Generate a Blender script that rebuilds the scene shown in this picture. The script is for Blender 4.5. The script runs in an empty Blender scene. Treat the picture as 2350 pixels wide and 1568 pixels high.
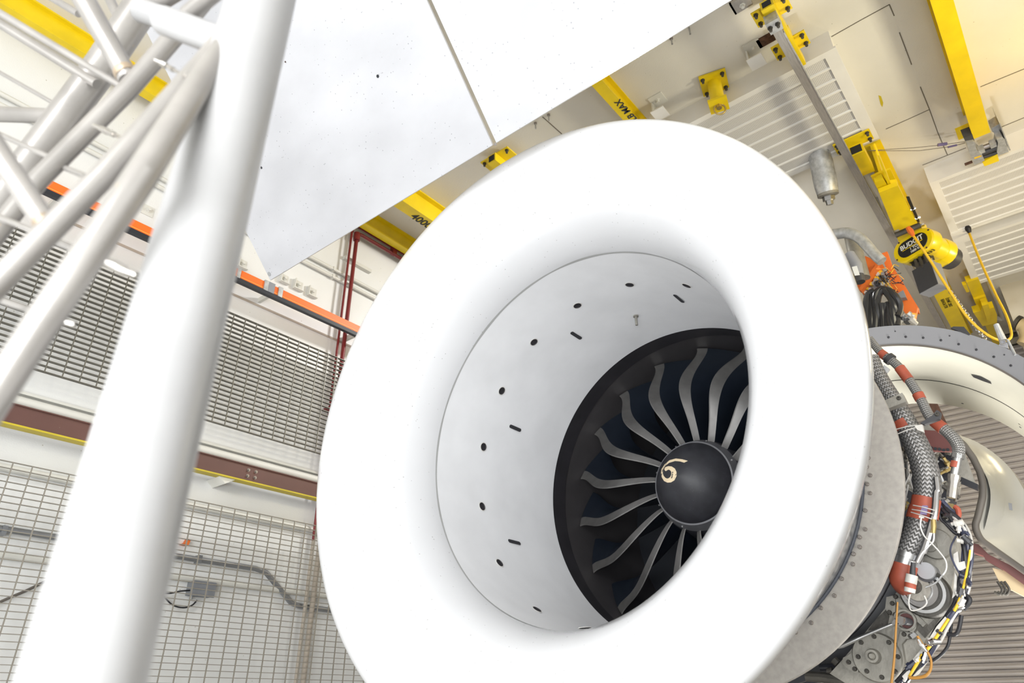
import bpy, math, random
from math import sin, cos, pi, radians as R
from mathutils import Vector, Matrix
random.seed(7)
scene = bpy.context.scene
COL = scene.collection

# ------------------------------------------------------------------ camera (solved from the photograph's vanishing points)
FPX, YAW, PITCH, ROLL, CZ = 1579.214, R(39.1923), R(27.8174), R(0.4548), 1.3
CAMLOC = Vector((0, 0, CZ))
_f = Vector((cos(YAW) * cos(PITCH), sin(YAW) * cos(PITCH), sin(PITCH)))
_r0 = Vector((sin(YAW), -cos(YAW), 0))
_d0 = -_r0.cross(_f)
_r = cos(ROLL) * _r0 + sin(ROLL) * _d0
_d = -sin(ROLL) * _r0 + cos(ROLL) * _d0
cd = bpy.data.cameras.new('camera'); cam = bpy.data.objects.new('camera', cd); COL.objects.link(cam)
cam.matrix_world = Matrix(((_r.x, -_d.x, -_f.x, 0), (_r.y, -_d.y, -_f.y, 0), (_r.z, -_d.z, -_f.z, CZ), (0, 0, 0, 1)))
cd.sensor_width = 36; cd.lens = 36 * FPX / 2350; cd.clip_start = .05; cd.clip_end = 100
cd.dof.use_dof = True; cd.dof.focus_distance = 4.6; cd.dof.aperture_fstop = 3.2
scene.camera = cam

# ------------------------------------------------------------------ light and exposure
scene.view_settings.view_transform = 'Standard'; scene.view_settings.look = 'None'
scene.view_settings.gamma = 1; scene.view_settings.use_curve_mapping = False
scene.view_settings.exposure = -0.07
w = bpy.data.worlds.new('world'); scene.world = w; w.use_nodes = True
w.node_tree.nodes['Background'].inputs[0].default_value = (1, .98, .95, 1)
w.node_tree.nodes['Background'].inputs[1].default_value = 0.05
def area(name, loc, target, sx, sy, power, col=(1, 1, 1), spread=180):
    l = bpy.data.lights.new(name, 'AREA'); l.shape = 'RECTANGLE'; l.size = sx; l.size_y = sy; l.energy = power; l.color = col; l.spread = R(spread)
    o = bpy.data.objects.new(name, l); COL.objects.link(o); o.location = loc
    o.rotation_euler = (Vector(target) - Vector(loc)).to_track_quat('-Z', 'Y').to_euler(); return o
area('flood_lamp', (-5.2, 1.6, 2.6), (3, 2.2, 3.0), 5.5, 4.0, 225, (.95, .98, 1))
area('wall_fill', (-5.0, -1.4, 3.6), (2.8, 5.5, 1.4), 1.5, 1.5, 200, (.97, .98, 1))  # unseen fill light added to lift the left wall
area('key_lamp', (5.9, 2.3, 6.1), (3.2, 5.5, 1.6), .6, .6, 185, (.98, .98, .97))
area('side_lamp', (4.8, -1.9, 4.6), (4.6, 3.0, 6.2), .6, .4, 30, (1, .92, .68), 120)
area('rear_lamp', (8.2, -1.6, 4.6), (8.2, .8, 4.0), .8, .8, 60, (1, .84, .50))
area('monorail_lamp', (6.0, -1.5, 5.6), (6.1, -.6, 6.37), .3, .3, 9, (1, .62, .02))
area('barrel_fill', (-2.0, -.5, .9), (3.6, 2.2, 2.6), 1.8, 1.2, 205, (.95, .98, 1))  # added low fill reaching into the intake barrel, no fixture there
area('cowl_fill', (5.7, .2, .3), (5.5, .9, 3.6), .6, .4, 60, (1, .98, .93), 110)  # invented floor-level source, brightens the inside of the open cowl
area('engine_fill', (3.0, -2.0, .9), (5.2, 1.0, 2.4), .8, .8, 24, (1, .98, .94), 80)  # extra unseen light for the cowl, hoses and gearbox side

# ------------------------------------------------------------------ pixel rays on to real planes
def ray(px, py): return (_r * ((px - 1175) / FPX) + _d * ((py - 784) / FPX) + _f)
def PX(px, py, X): d = ray(px, py); return CAMLOC + d * (X / d.x)
def PY(px, py, Y): d = ray(px, py); return CAMLOC + d * (Y / d.y)
def PZ(px, py, Z): d = ray(px, py); return CAMLOC + d * ((Z - CZ) / d.z)
def PD(px, py, D): return CAMLOC + ray(px, py) * D
def depth(p): return (p - CAMLOC).dot(_f)

# ------------------------------------------------------------------ materials
MATS = {}
def mat(name, col, rough=.5, metal=0., var=.06, vscale=3., bump=0., bscale=60., speck=None, coat=0., spec=.5, streak=None):
    """Procedural paint/metal: base colour with a soft noise, optional specks (scale, amount, colour) and fine bump."""
    if name in MATS: return MATS[name]
    m = bpy.data.materials.new(name); m.use_nodes = True; nt = m.node_tree; N = nt.nodes; L = nt.links
    b = N['Principled BSDF']; b.inputs['Roughness'].default_value = rough; b.inputs['Metallic'].default_value = metal
    b.inputs['Coat Weight'].default_value = coat; b.inputs['Coat Roughness'].default_value = .12
    b.inputs['Specular IOR Level'].default_value = spec
    tc = N.new('ShaderNodeTexCoord'); src = tc.outputs['Object']
    n = N.new('ShaderNodeTexNoise'); n.inputs['Scale'].default_value = vscale; n.inputs['Detail'].default_value = 5
    if streak:
        mp = N.new('ShaderNodeMapping'); mp.inputs['Scale'].default_value = streak; L.new(src, mp.inputs['Vector']); L.new(mp.outputs[0], n.inputs['Vector'])
    else: L.new(src, n.inputs['Vector'])
    mr = N.new('ShaderNodeMapRange'); mr.inputs[1].default_value = .3; mr.inputs[2].default_value = .7
    mr.inputs[3].default_value = 1 - var; mr.inputs[4].default_value = 1 + var * .6; L.new(n.outputs['Fac'], mr.inputs[0])
    mx = N.new('ShaderNodeMix'); mx.data_type = 'RGBA'; mx.blend_type = 'MULTIPLY'; mx.inputs[0].default_value = 1
    mx.inputs[6].default_value = (*col, 1); L.new(mr.outputs[0], mx.inputs[7]); out = mx.outputs[2]
    if speck:
        sc, amt, scol = speck
        vo = N.new('ShaderNodeTexVoronoi'); vo.inputs['Scale'].default_value = sc; L.new(src, vo.inputs['Vector'])
        n2 = N.new('ShaderNodeTexNoise'); n2.inputs['Scale'].default_value = sc * .23; L.new(src, n2.inputs['Vector'])
        ma = N.new('ShaderNodeMath'); ma.operation = 'MULTIPLY'; L.new(n2.outputs['Fac'], ma.inputs[0]); ma.inputs[1].default_value = amt
        lt = N.new('ShaderNodeMath'); lt.operation = 'LESS_THAN'; L.new(vo.outputs['Distance'], lt.inputs[0]); L.new(ma.outputs[0], lt.inputs[1])
        sep = N.new('ShaderNodeSeparateColor'); L.new(vo.outputs['Color'], sep.inputs[0])
        gt = N.new('ShaderNodeMath'); gt.operation = 'GREATER_THAN'; gt.inputs[1].default_value = .72; L.new(sep.outputs[0], gt.inputs[0])
        mm = N.new('ShaderNodeMath'); mm.operation = 'MULTIPLY'; L.new(lt.outputs[0], mm.inputs[0]); L.new(gt.outputs[0], mm.inputs[1])
        m3 = N.new('ShaderNodeMath'); m3.operation = 'MULTIPLY'; L.new(mm.outputs[0], m3.inputs[0]); m3.inputs[1].default_value = .75
        m2 = N.new('ShaderNodeMix'); m2.data_type = 'RGBA'; L.new(m3.outputs[0], m2.inputs[0]); L.new(out, m2.inputs[6]); m2.inputs[7].default_value = (*scol, 1)
        out = m2.outputs[2]
    L.new(out, b.inputs['Base Color'])
    if bump:
        n3 = N.new('ShaderNodeTexNoise'); n3.inputs['Scale'].default_value = bscale; n3.inputs['Detail'].default_value = 4; L.new(src, n3.inputs['Vector'])
        bp = N.new('ShaderNodeBump'); bp.inputs['Strength'].default_value = bump; bp.inputs['Distance'].default_value = .01
        L.new(n3.outputs['Fac'], bp.inputs['Height']); L.new(bp.outputs[0], b.inputs['Normal'])
    MATS[name] = m; return m
def braid_mat(name, c1, c2, nu, nv, rough=.42, metal=.6):
    """Woven wire sleeve: two diagonal families of strands in the tube's own (u around, v along) coordinates."""
    m = bpy.data.materials.new(name); m.use_nodes = True; nt = m.node_tree; N = nt.nodes; L = nt.links
    b = N['Principled BSDF']; b.inputs['Roughness'].default_value = rough; b.inputs['Metallic'].default_value = metal
    uv = N.new('ShaderNodeUVMap'); sp = N.new('ShaderNodeSeparateXYZ'); L.new(uv.outputs[0], sp.inputs[0])
    def M(op, a, bb=None):
        x = N.new('ShaderNodeMath'); x.operation = op
        for i, s in enumerate((a, bb)):
            if s is None: continue
            if isinstance(s, (int, float)): x.inputs[i].default_value = s
            else: L.new(s, x.inputs[i])
        return x.outputs[0]
    U = M('MULTIPLY', sp.outputs[0], nu); V = M('MULTIPLY', sp.outputs[1], nv)
    A = M('ADD', U, V); B = M('SUBTRACT', U, V)
    sa = M('ABSOLUTE', M('SINE', M('MULTIPLY', A, pi))); sb = M('ABSOLUTE', M('SINE', M('MULTIPLY', B, pi)))
    chk = M('GREATER_THAN', M('SINE', M('MULTIPLY', U, 2 * pi)), 0.)
    h = M('ADD', M('MULTIPLY', sa, chk), M('MULTIPLY', sb, M('SUBTRACT', 1., chk)))
    cr = N.new('ShaderNodeMix'); cr.data_type = 'RGBA'; L.new(h, cr.inputs[0]); cr.inputs[6].default_value = (*c2, 1); cr.inputs[7].default_value = (*c1, 1)
    L.new(cr.outputs[2], b.inputs['Base Color'])
    bp = N.new('ShaderNodeBump'); bp.inputs['Strength'].default_value = .8; bp.inputs['Distance'].default_value = .0035
    L.new(h, bp.inputs['Height']); L.new(bp.outputs[0], b.inputs['Normal']); MATS[name] = m; return m
def perf_mat(name, col, dark, pitch):
    """Perforated sheet: rows of small dark holes."""
    m = bpy.data.materials.new(name); m.use_nodes = True; nt = m.node_tree; N = nt.nodes; L = nt.links
    b = N['Principled BSDF']; b.inputs['Roughness'].default_value = .5
    tc = N.new('ShaderNodeTexCoord'); vo = N.new('ShaderNodeTexVoronoi'); vo.inputs['Scale'].default_value = 1 / pitch; vo.inputs['Randomness'].default_value = 0.
    vo.voronoi_dimensions = '2D'; L.new(tc.outputs['Object'], vo.inputs['Vector'])
    lt = N.new('ShaderNodeMath'); lt.operation = 'LESS_THAN'; lt.inputs[1].default_value = .27; L.new(vo.outputs['Distance'], lt.inputs[0])
    mx = N.new('ShaderNodeMix'); mx.data_type = 'RGBA'; L.new(lt.outputs[0], mx.inputs[0]); mx.inputs[6].default_value = (*col, 1); mx.inputs[7].default_value = (*dark, 1)
    L.new(mx.outputs[2], b.inputs['Base Color']); MATS[name] = m; return m

mat('seam_grey', (.43, .43, .42), .5)
mat('white_gloss', (.74, .74, .755), .16, var=.02, speck=(42, .22, (.35, .34, .33)), coat=.4)
mat('liner', (.91, .91, .925), .38, var=.05, vscale=4)
mat('black_liner', (.026, .024, .028), .55, var=.25, vscale=6)
mat('black_band', (.055, .051, .053), .38, var=.2)
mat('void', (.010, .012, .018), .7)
mat('blade_dark', (.010, .014, .022), .38, var=.2)
mat('blade_edge', (.15, .145, .14), .45, .5, var=.25, vscale=8)
mat('spinner', (.020, .020, .025), .5, var=.3, vscale=14, bump=.05, bscale=300, speck=(120, .2, (.15, .15, .17)))
mat('spinner_band', (.14, .14, .15), .45, .4)
mat('swirl', (.74, .60, .40), .55)
mat('flange', (.385, .36, .33), .5, .2, var=.12, vscale=34, speck=(130, .3, (.2, .18, .17)))
mat('foil', (.5, .5, .5), .28, .8, var=.3, vscale=14, bump=.5, bscale=22)
mat('seal', (.04, .045, .06), .5)
mat('bolt', (.33, .30, .28), .4, .8, var=.3)
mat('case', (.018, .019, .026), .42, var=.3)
mat('casting', (.30, .285, .25), .55, .35, var=.22, vscale=11, bump=.2, bscale=50)
mat('casting_dark', (.09, .083, .072), .55, .4, var=.3, vscale=9, bump=.3, bscale=40)
mat('steel', (.52, .52, .52), .30, .9, var=.15)
mat('chrome', (.72, .72, .74), .16, 1., var=.1)
mat('silicone', (.36, .075, .04), .55, var=.15, vscale=18)
mat('maroon', (.14, .045, .04), .5, var=.2)
mat('white_part', (.62, .60, .56), .45, var=.15, vscale=20)
mat('black_rubber', (.012, .012, .016), .45)
mat('hose_black', (.022, .022, .025), .30)
mat('blue_black', (.03, .035, .07), .4, var=.4, vscale=20)
mat('wire_white', (.62, .60, .57), .35, .3)
mat('wire_yellow', (.80, .50, .02), .45)
mat('amber', (.42, .20, .035), .4)
mat('brass', (.5, .38, .16), .35, .8)
mat('yellow', (.80, .58, .005), .38, var=.10, vscale=5, speck=(26, .10, (.25, .18, .02)))
mat('yellow_edge', (.75, .55, .02), .45, speck=(70, .25, (.05, .04, .02)))
mat('stencil', (.015, .015, .012), .6)
mat('wall_paint', (.80, .80, .785), .42, var=.05, vscale=1.5, bump=.12, bscale=90, speck=(16, .13, (.42, .39, .33)))
mat('ceil_paint', (.72, .69, .62), .50, var=.07, vscale=1.3, bump=.10, bscale=70, speck=(20, .13, (.36, .33, .27)))
mat('fixture', (.78, .76, .72), .45, var=.05)
mat('bracket_paint', (.70, .69, .64), .5, var=.05)
mat('crack', (.16, .14, .11), .8)
mat('stain', (.46, .40, .33), .6, var=.2)
mat('floor', (.55, .54, .52), .5, var=.1)
mat('plate', (.54, .54, .565), .42, .0, var=.13, vscale=1.5, speck=(48, .26, (.22, .22, .24)), streak=(1.6, .9, 1.6), bump=.04, bscale=30)
mat('plate_edge', (.45, .44, .43), .4, .5)
mat('orange', (.90, .17, .02), .45, var=.05)
mat('orange_line', (.95, .42, .08), .45)
mat('orange_box', (.78, .17, .025), .5, var=.15)
mat('rubber_black', (.02, .022, .03), .5)
mat('red_pipe', (.19, .018, .02), .4, var=.15)
mat('beam_brown', (.115, .050, .040), .5, var=.12, speck=(40, .1, (.4, .35, .3)))
mat('yellow_paint', (.55, .43, .02), .5, var=.15)
mat('grate', (.15, .14, .115), .45, .4, var=.12)  # darkened: shade on bars seen from below is put into the colour
mat('grate_pale', (.29, .265, .225), .45, .3, var=.12)
mat('conduit', (.30, .31, .33), .35, .6, var=.15)
mat('box_grey', (.22, .23, .25), .5)
mat('galv', (.50, .51, .52), .45, .55, var=.25, vscale=24)
mat('tube_white', (.36, .355, .355), .34, .0, var=.10, vscale=5, speck=(9, .2, (.26, .23, .19)), coat=.0)
mat('tube_metal', (.34, .32, .30), .34, .45, var=.16, vscale=9, speck=(14, .14, (.40, .34, .27)))
mat('weld', (.42, .33, .24), .38, .6, var=.35, vscale=30)
mat('fitting', (.55, .52, .48), .25, .85, var=.2)
mat('rust', (.10, .045, .025), .8, var=.5, vscale=30)
mat('dark_grey', (.045, .045, .05), .45, var=.2)
mat('grey_panel', (.27, .275, .30), .5, var=.1)
mat('aluminium', (.42, .40, .385), .38, .5, var=.15, vscale=10, streak=(1, 8, 8))
mat('cowl_grey', (.31, .31, .325), .45, .2, var=.05, speck=(90, .15, (.42, .42, .43)))
mat('cowl_cream', (.74, .72, .62), .30, var=.06, vscale=2.5)
mat('cowl_white', (.60, .59, .55), .25, var=.04)
mat('seal_grey', (.13, .115, .10), .6, var=.25)
mat('door_slat', (.70, .66, .66), .5, .15, var=.14, vscale=3, streak=(1, .5, 6))
mat('duct', (.74, .68, .56), .4, var=.05)
mat('tan', (.62, .50, .30), .5)
braid_mat('braid_big', (.31, .30, .295), (.10, .10, .097), 18, 46)
braid_mat('braid_small', (.36, .35, .34), (.11, .11, .106), 16, 90)
perf_mat('perforated', (.68, .66, .63), (.30, .28, .26), .013)
mat('sil_label', (.20, .16, .30), .4)
mat('hoist_label', (.012, .012, .012), .4)
mat('hoist_white', (.85, .85, .82), .4)
mat('hoist_yellow', (.85, .62, .0), .30, var=.05, coat=.4)

# ------------------------------------------------------------------ mesh helpers
class MB:
    def __init__(s): s.v = []; s.f = []; s.uv = {}
    def add(s, vs, fs, uvs=None):
        o = len(s.v); s.v += [Vector(v) for v in vs]
        for i, f in enumerate(fs):
            if uvs: s.uv[len(s.f)] = uvs[i]
            s.f.append(tuple(a + o for a in f))
        return s
    def hexa(s, p):   # 8 points: bottom ring 0-3, top ring 4-7
        return s.add(p, [(3, 2, 1, 0), (4, 5, 6, 7), (0, 1, 5, 4), (1, 2, 6, 5), (2, 3, 7, 6), (3, 0, 4, 7)])
    def box(s, a, b):
        (x0, y0, z0), (x1, y1, z1) = a, b
        return s.hexa([(x0, y0, z0), (x1, y0, z0), (x1, y1, z0), (x0, y1, z0), (x0, y0, z1), (x1, y0, z1), (x1, y1, z1), (x0, y1, z1)])
    def obox(s, c, ex, ey, ez):   # oriented box: centre and half-extent vectors
        c, ex, ey, ez = map(Vector, (c, ex, ey, ez))
        return s.hexa([c - ex - ey - ez, c + ex - ey - ez, c + ex + ey - ez, c - ex + ey - ez, c - ex - ey + ez, c + ex - ey + ez, c + ex + ey + ez, c - ex + ey + ez])
    def prism(s, pts, d):   # polygon swept along d
        n = len(pts); d = Vector(d); a = [Vector(p) for p in pts]; nn = sum(((a[i] - a[0]).cross(a[(i + 1) % n] - a[0]) for i in range(n)), Vector())
        if nn.dot(d) > 0: a = a[::-1]
        vs = a + [p + d for p in a]
        return s.add(vs, [tuple(range(n)), tuple(range(2 * n - 1, n - 1, -1))] + [((i + 1) % n, i, n + i, n + (i + 1) % n) for i in range(n)])
    def tube(s, pts, rad, n=14, cap=True, smooth=0):
        pts = [Vector(p) for p in pts]
        rr = rad if isinstance(rad, (list, tuple)) else [rad] * len(pts)
        if smooth:
            P, Q = [], []
            for i in range(len(pts) - 1):
                p0 = pts[max(i - 1, 0)]; p1 = pts[i]; p2 = pts[i + 1]; p3 = pts[min(i + 2, len(pts) - 1)]
                for k in range(smooth):
                    t = k / smooth
                    P.append(.5 * ((2 * p1) + (p2 - p0) * t + (2 * p0 - 5 * p1 + 4 * p2 - p3) * t * t + (3 * p1 - p0 - 3 * p2 + p3) * t ** 3)); Q.append(rr[i] * (1 - t) + rr[i + 1] * t)
            P.append(pts[-1]); Q.append(rr[-1]); pts, rr = P, Q
        m = len(pts); T = [(pts[min(i + 1, m - 1)] - pts[max(i - 1, 0)]).normalized() for i in range(m)]
        up = Vector((0, 0, 1)) if abs(T[0].z) < .9 else Vector((1, 0, 0)); u = T[0].cross(up).normalized(); vs = []; L = [0]
        for i in range(m):
            if i:
                L.append(L[-1] + (pts[i] - pts[i - 1]).length)
                u = (u - T[i] * u.dot(T[i])); u.normalize()
            wv = T[i].cross(u)
            for k in range(n): vs.append(pts[i] + (u * cos(2 * pi * k / n) + wv * sin(2 * pi * k / n)) * rr[i])
        fs, uvs = [], []
        for i in range(m - 1):
            for k in range(n):
                k2 = (k + 1) % n; fs.append((i * n + k, i * n + k2, (i + 1) * n + k2, (i + 1) * n + k))
                uvs.append(((k / n, L[i]), ((k + 1) / n, L[i]), ((k + 1) / n, L[i + 1]), (k / n, L[i + 1])))
        if cap:
            fs += [tuple(range(n - 1, -1, -1)), tuple(range((m - 1) * n, m * n))]; uvs += [[(0, 0)] * n, [(0, 0)] * n]
        return s.add(vs, fs, uvs)
    def lathe(s, prof, c, ax=(1, 0, 0), n=64, a0=0., a1=2 * pi, ref=None, closed=False):
        """profile (distance along axis, radius) swung about the axis through c; ref is the zero-angle direction"""
        ax = Vector(ax).normalized(); c = Vector(c)
        e1 = Vector(ref) if ref else (Vector((0, 1, 0)) if abs(ax.y) < .9 else Vector((1, 0, 0)))
        e1 = (e1 - ax * e1.dot(ax)).normalized(); e2 = ax.cross(e1)
        full = abs(a1 - a0) > 2 * pi - 1e-6; na = n if full else n + 1; vs = []
        for (x, r) in prof:
            for k in range(na):
                a = a0 + (a1 - a0) * k / n; vs.append(c + ax * x + (e1 * cos(a) + e2 * sin(a)) * r)
        fs = []; m = len(prof)
        for i in range(m if closed else m - 1):
            j = (i + 1) % m
            for k in range(n):
                k2 = (k + 1) % na; fs.append((i * na + k, i * na + k2, j * na + k2, j * na + k))
        return s.add(vs, fs)
    def cyl(s, a, b, r, n=16, r2=None):
        return s.tube([a, b], [r, r if r2 is None else r2], n)
    def grid(s, P):
        m, n = len(P), len(P[0])
        return s.add([p for row in P for p in row], [(i * n + k, i * n + k + 1, (i + 1) * n + k + 1, (i + 1) * n + k) for i in range(m - 1) for k in range(n - 1)])
ORG = {}
def mesh_of(name, mb, m, off=Vector(), smooth=True):
    me = bpy.data.meshes.new(name); me.from_pydata([tuple(v - off) for v in mb.v], [], mb.f)
    if mb.uv:
        uvl = me.uv_layers.new(name='UVMap')
        for fi, p in enumerate(me.polygons):
            if fi in mb.uv:
                for li, c in zip(p.loop_indices, mb.uv[fi]): uvl.data[li].uv = c
    me.materials.append(MATS[m] if isinstance(m, str) else m)
    if smooth:
        me.polygons.foreach_set('use_smooth', [True] * len(me.polygons)); me.set_sharp_from_angle(angle=R(35))
    me.update(); return me
def tag(o, label=None, cat=None, group=None, kind=None):
    for k, x in (('label', label), ('category', cat), ('group', group), ('kind', kind)):
        if x: o[k] = x
    return o
def thing(name, loc, label, cat, group=None):
    o = bpy.data.objects.new(name, None); COL.objects.link(o); o.location = loc; o.empty_display_size = .1
    ORG[o] = Vector(loc); return tag(o, label, cat, group)
def part(name, mb, m, parent=None, smooth=True, label=None, kind=None):
    off = ORG[parent] if parent is not None else Vector()
    o = bpy.data.objects.new(name, mesh_of(name, mb, m, off, smooth)); COL.objects.link(o)
    if parent is not None: o.parent = parent
    ORG[o] = off; return tag(o, label, None, None, kind)
def single(name, mb, m, label, cat, group=None, smooth=True):
    """a thing that is one mesh; its origin sits at the middle of its verts"""
    c = sum(mb.v, Vector()) / len(mb.v)
    o = bpy.data.objects.new(name, mesh_of(name, mb, m, c, smooth)); COL.objects.link(o); o.location = c; ORG[o] = c
    return tag(o, label, cat, group)
def struct(name, mb, m, smooth=True):
    o = part(name, mb, m, None, smooth); o['kind'] = 'structure'; return o
def inst(name, me, parent, M, label=None):
    """one more object on shared mesh data, placed by a world matrix"""
    o = bpy.data.objects.new(name, me); COL.objects.link(o); off = ORG[parent] if parent is not None else Vector()
    o.parent = parent; o.matrix_local = Matrix.Translation(-off) @ M; ORG[o] = off
    if label: o['label'] = label
    return o
def frame_m(loc, x, y, z): return Matrix(((x[0], y[0], z[0], loc[0]), (x[1], y[1], z[1], loc[1]), (x[2], y[2], z[2], loc[2]), (0, 0, 0, 1)))
def look_m(loc, z):   # local z points along the given direction
    z = Vector(z).normalized(); x = Vector((0, 0, 1)).cross(z) if abs(z.z) < .95 else Vector((0, 1, 0)).cross(z); x.normalize(); return frame_m(loc, x, z.cross(x), z)
def text(name, body, size, loc, xd, yd, m, parent, align='CENTER', ext=.0006):
    cu = bpy.data.curves.new(name, 'FONT'); cu.body = body; cu.size = size; cu.align_x = align; cu.align_y = 'CENTER'; cu.extrude = ext; cu.offset = size * .022; cu.materials.append(MATS[m])
    xd = Vector(xd).normalized(); yd = Vector(yd); yd = (yd - xd * yd.dot(xd)).normalized(); zd = xd.cross(yd)
    tmp = bpy.data.objects.new(name, cu); COL.objects.link(tmp)
    dg = bpy.context.evaluated_depsgraph_get(); me = bpy.data.meshes.new_from_object(tmp.evaluated_get(dg)); bpy.data.objects.remove(tmp); me.name = name
    if not me.materials: me.materials.append(MATS[m])
    o = inst(name, me, parent, frame_m(Vector(loc), xd, yd, zd)); return o
def hexbolt(r, h, n=6):
    mb = MB(); mb.lathe([(0, 0), (0, r * 1.55), (h * .25, r * 1.55), (h * .25, r), (h, r * .92), (h, 0)], (0, 0, 0), (0, 0, 1), n); return mb
def roundbolt(r, h):
    mb = MB(); mb.lathe([(0, r), (h * .55, r), (h, r * .7), (h, r * .4), (h * .5, r * .34), (h * .5, 0)], (0, 0, 0), (0, 0, 1), 12); return mb
def ibeam_x(x0, x1, y0, y1, z0, z1, tf=.016, tw=.012):
    yc = (y0 + y1) / 2; mb = MB()
    P = [(y0, z0), (y1, z0), (y1, z0 + tf), (yc + tw, z0 + tf * 1.3), (yc + tw, z1 - tf * 1.3), (y1, z1 - tf), (y1, z1), (y0, z1), (y0, z1 - tf), (yc - tw, z1 - tf * 1.3), (yc - tw, z0 + tf * 1.3), (y0, z0 + tf)]
    mb.prism([(x0, y, z) for y, z in P], (x1 - x0, 0, 0)); return mb

# ================================================================== THE ROOM
XB, XF, YL, YR, ZC = 12.2, -6.0, 5.5, -2.2, 6.37
wall_l = struct('wall_left', MB().box((XF - .2, YL, -.2), (XB + .4, YL + .2, ZC + .2)), 'wall_paint', False)
struct('wall_right', MB().box((XF - .2, YR - .2, -.2), (XB + .4, YR, ZC + .2)), 'wall_paint', False)
struct('wall_front', MB().box((XF - .2, YR, 0), (XF, YL, ZC)), 'wall_paint', False)
struct('floor', MB().box((XF - .2, YR, -.2), (XB + .4, YL, 0)), 'floor', False)
ceil = struct('ceiling', MB().box((XF - .2, YR - .2, ZC), (XB + .4, YL + .2, ZC + .2)), 'ceil_paint', False)
ZD = 6.20      # door head
struct('wall_back', MB().box((XB + .1, YR, ZD), (XB + .35, YL, ZC)), 'duct', False)
for pts in ([(1908, 84), (1975, 46), (2041, 10), (2052, 36)], [(2033, 296), (2085, 273), (2133, 251), (2152, 304), (2174, 355)], [(2064, 74), (2092, 148)], [(2112, 199), (2133, 251)],
            [(2250, 199), (2350, 158)], [(2299, 291), (2350, 270)], [(2117, 379), (2217, 339)], [(1245, 268), (1290, 308)]):
    mb = MB(); P = [PZ(x, y, ZC) for x, y in pts]
    for a, b in zip(P, P[1:]):
        t = (b - a).normalized(); s = Vector((-t.y, t.x, 0)) * .004; dz = Vector((0, 0, .003))
        mb.hexa([a - s - dz, b - s - dz, b + s - dz, a + s - dz, a - s, b - s, b + s, a + s])
    part('crack', mb, 'crack', ceil, False)

part('paint_smear', MB().prism([PZ(x, y, ZC - .002) for x, y in ((2016, 219), (2022, 221), (2027, 236), (2025, 246), (2021, 240))], (0, 0, .002)), 'yellow_paint', ceil, False)
# roll-up door of separate slats across the far end
door = struct('door_1', MB().box((XB + .09, YR, 0), (XB + .12, YL, ZD)), 'casting_dark', False)
PIT = .088
slat = MB()
prof = [(0, 0), (-.030, .006), (-.044, .022), (-.044, .042), (-.030, .056), (-.006, .062), (-.012, .072), (-.004, PIT - .004), (.02, PIT - .002), (.02, 0)]
slat.prism([(x, 0, z) for x, z in prof], (0, YL - YR - .02, 0)); slat_me = mesh_of('slat', slat, 'door_slat', smooth=False)
for k in range(int(ZD / PIT)): inst('slat', slat_me, door, Matrix.Translation((XB + .06, YR + .01, k * PIT + .002)))

# ================================================================== LEFT WALL FITTINGS
# thin caulk line and joint under the conductor rail
mb = MB(); z0 = PY(580, 696, YL).z; mb.box((.2, YL - .004, z0 - .012), (5.2, YL, z0 + .012)); struct('trim_1', mb, 'stain', False)

# conductor rail: orange cover over a black strip, held by grey clamps
YRL = 5.22
zt, zb = PY(551, 619, YRL).z, PY(549, 638.5, YRL).z
zk = PY(548, 646, YRL).z
rail = thing('conductor_rail', (2.8, YRL, zb), 'orange and black conductor rail running along the left wall', 'rail')
mb = MB(); mb.box((.1, YRL, zb), (4.6, YRL + .03, zt)); part('orange_cover', mb, 'orange', rail)
mb = MB(); mb.box((.1, YRL - .004, zb + .012), (4.6, YRL, zb + .018)); part('edge_line', mb, 'orange_line', rail)
mb = MB(); mb.box((.1, YRL - .008, zk - .006), (4.6, YRL + .034, zb)); part('black_strip', mb, 'rubber_black', rail)
for x0, x1 in ((541, 549), (608, 618), (618.5, 633), (643, 653)):
    a = PY(x0, 640, YRL).x; b = PY(x1, 640, YRL).x
    mb = MB(); mb.box((a, YRL - .014, zb - .006), (b, YRL + .045, zt + .012)); part('clamp', mb, 'grey_panel' if x0 == 618.5 else 'galv', rail)
for x in (1.0, 2.52, 2.86, 3.9): part('standoff', MB().box((x, YRL + .03, zb + .02), (x + .03, YL, zt - .02)), 'bracket_paint', rail)
# wall brackets with a nut
nut = mesh_of('nut', hexbolt(.016, .03), 'bracket_paint')
def wall_bracket(px, py, s, label, arm=True):
    c = PY(px, py, YL - .01); t = thing('wall_bracket', c, label, 'bracket', 'bolted wall brackets')
    part('base_plate', MB().box((c.x - s, YL - .008, c.z - s), (c.x + s, YL, c.z + s)), 'bracket_paint', t, False)
    if arm:
        part('arm', MB().box((c.x - s, YL - .05, c.z - s), (c.x - s + .008, YL - .008, c.z + s * .9)), 'bracket_paint', t, False)
        part('ledge', MB().box((c.x - s, YL - .05, c.z - s - .008), (c.x + s, YL - .008, c.z - s)), 'bracket_paint', t, False)
    inst('nut', nut, t, look_m((c.x + .1 * s, YL - .008, c.z + .1 * s), (0, -1, 0)))
wall_bracket(684, 655, .055, 'painted wall bracket with nut above the orange rail, nearest the white plate tip')
wall_bracket(716, 671, .055, 'painted wall bracket with nut beside the white conduits, second above the orange rail')
wall_bracket(652, 640, .05, 'painted wall bracket half hidden behind the tip of the white plate')
wall_bracket(340, 483, .05, 'square painted plate with nut between the white poles above the orange rail', False)
wall_bracket(556, 606, .05, 'painted wall bracket beside the thick white pole above the orange rail')

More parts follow.
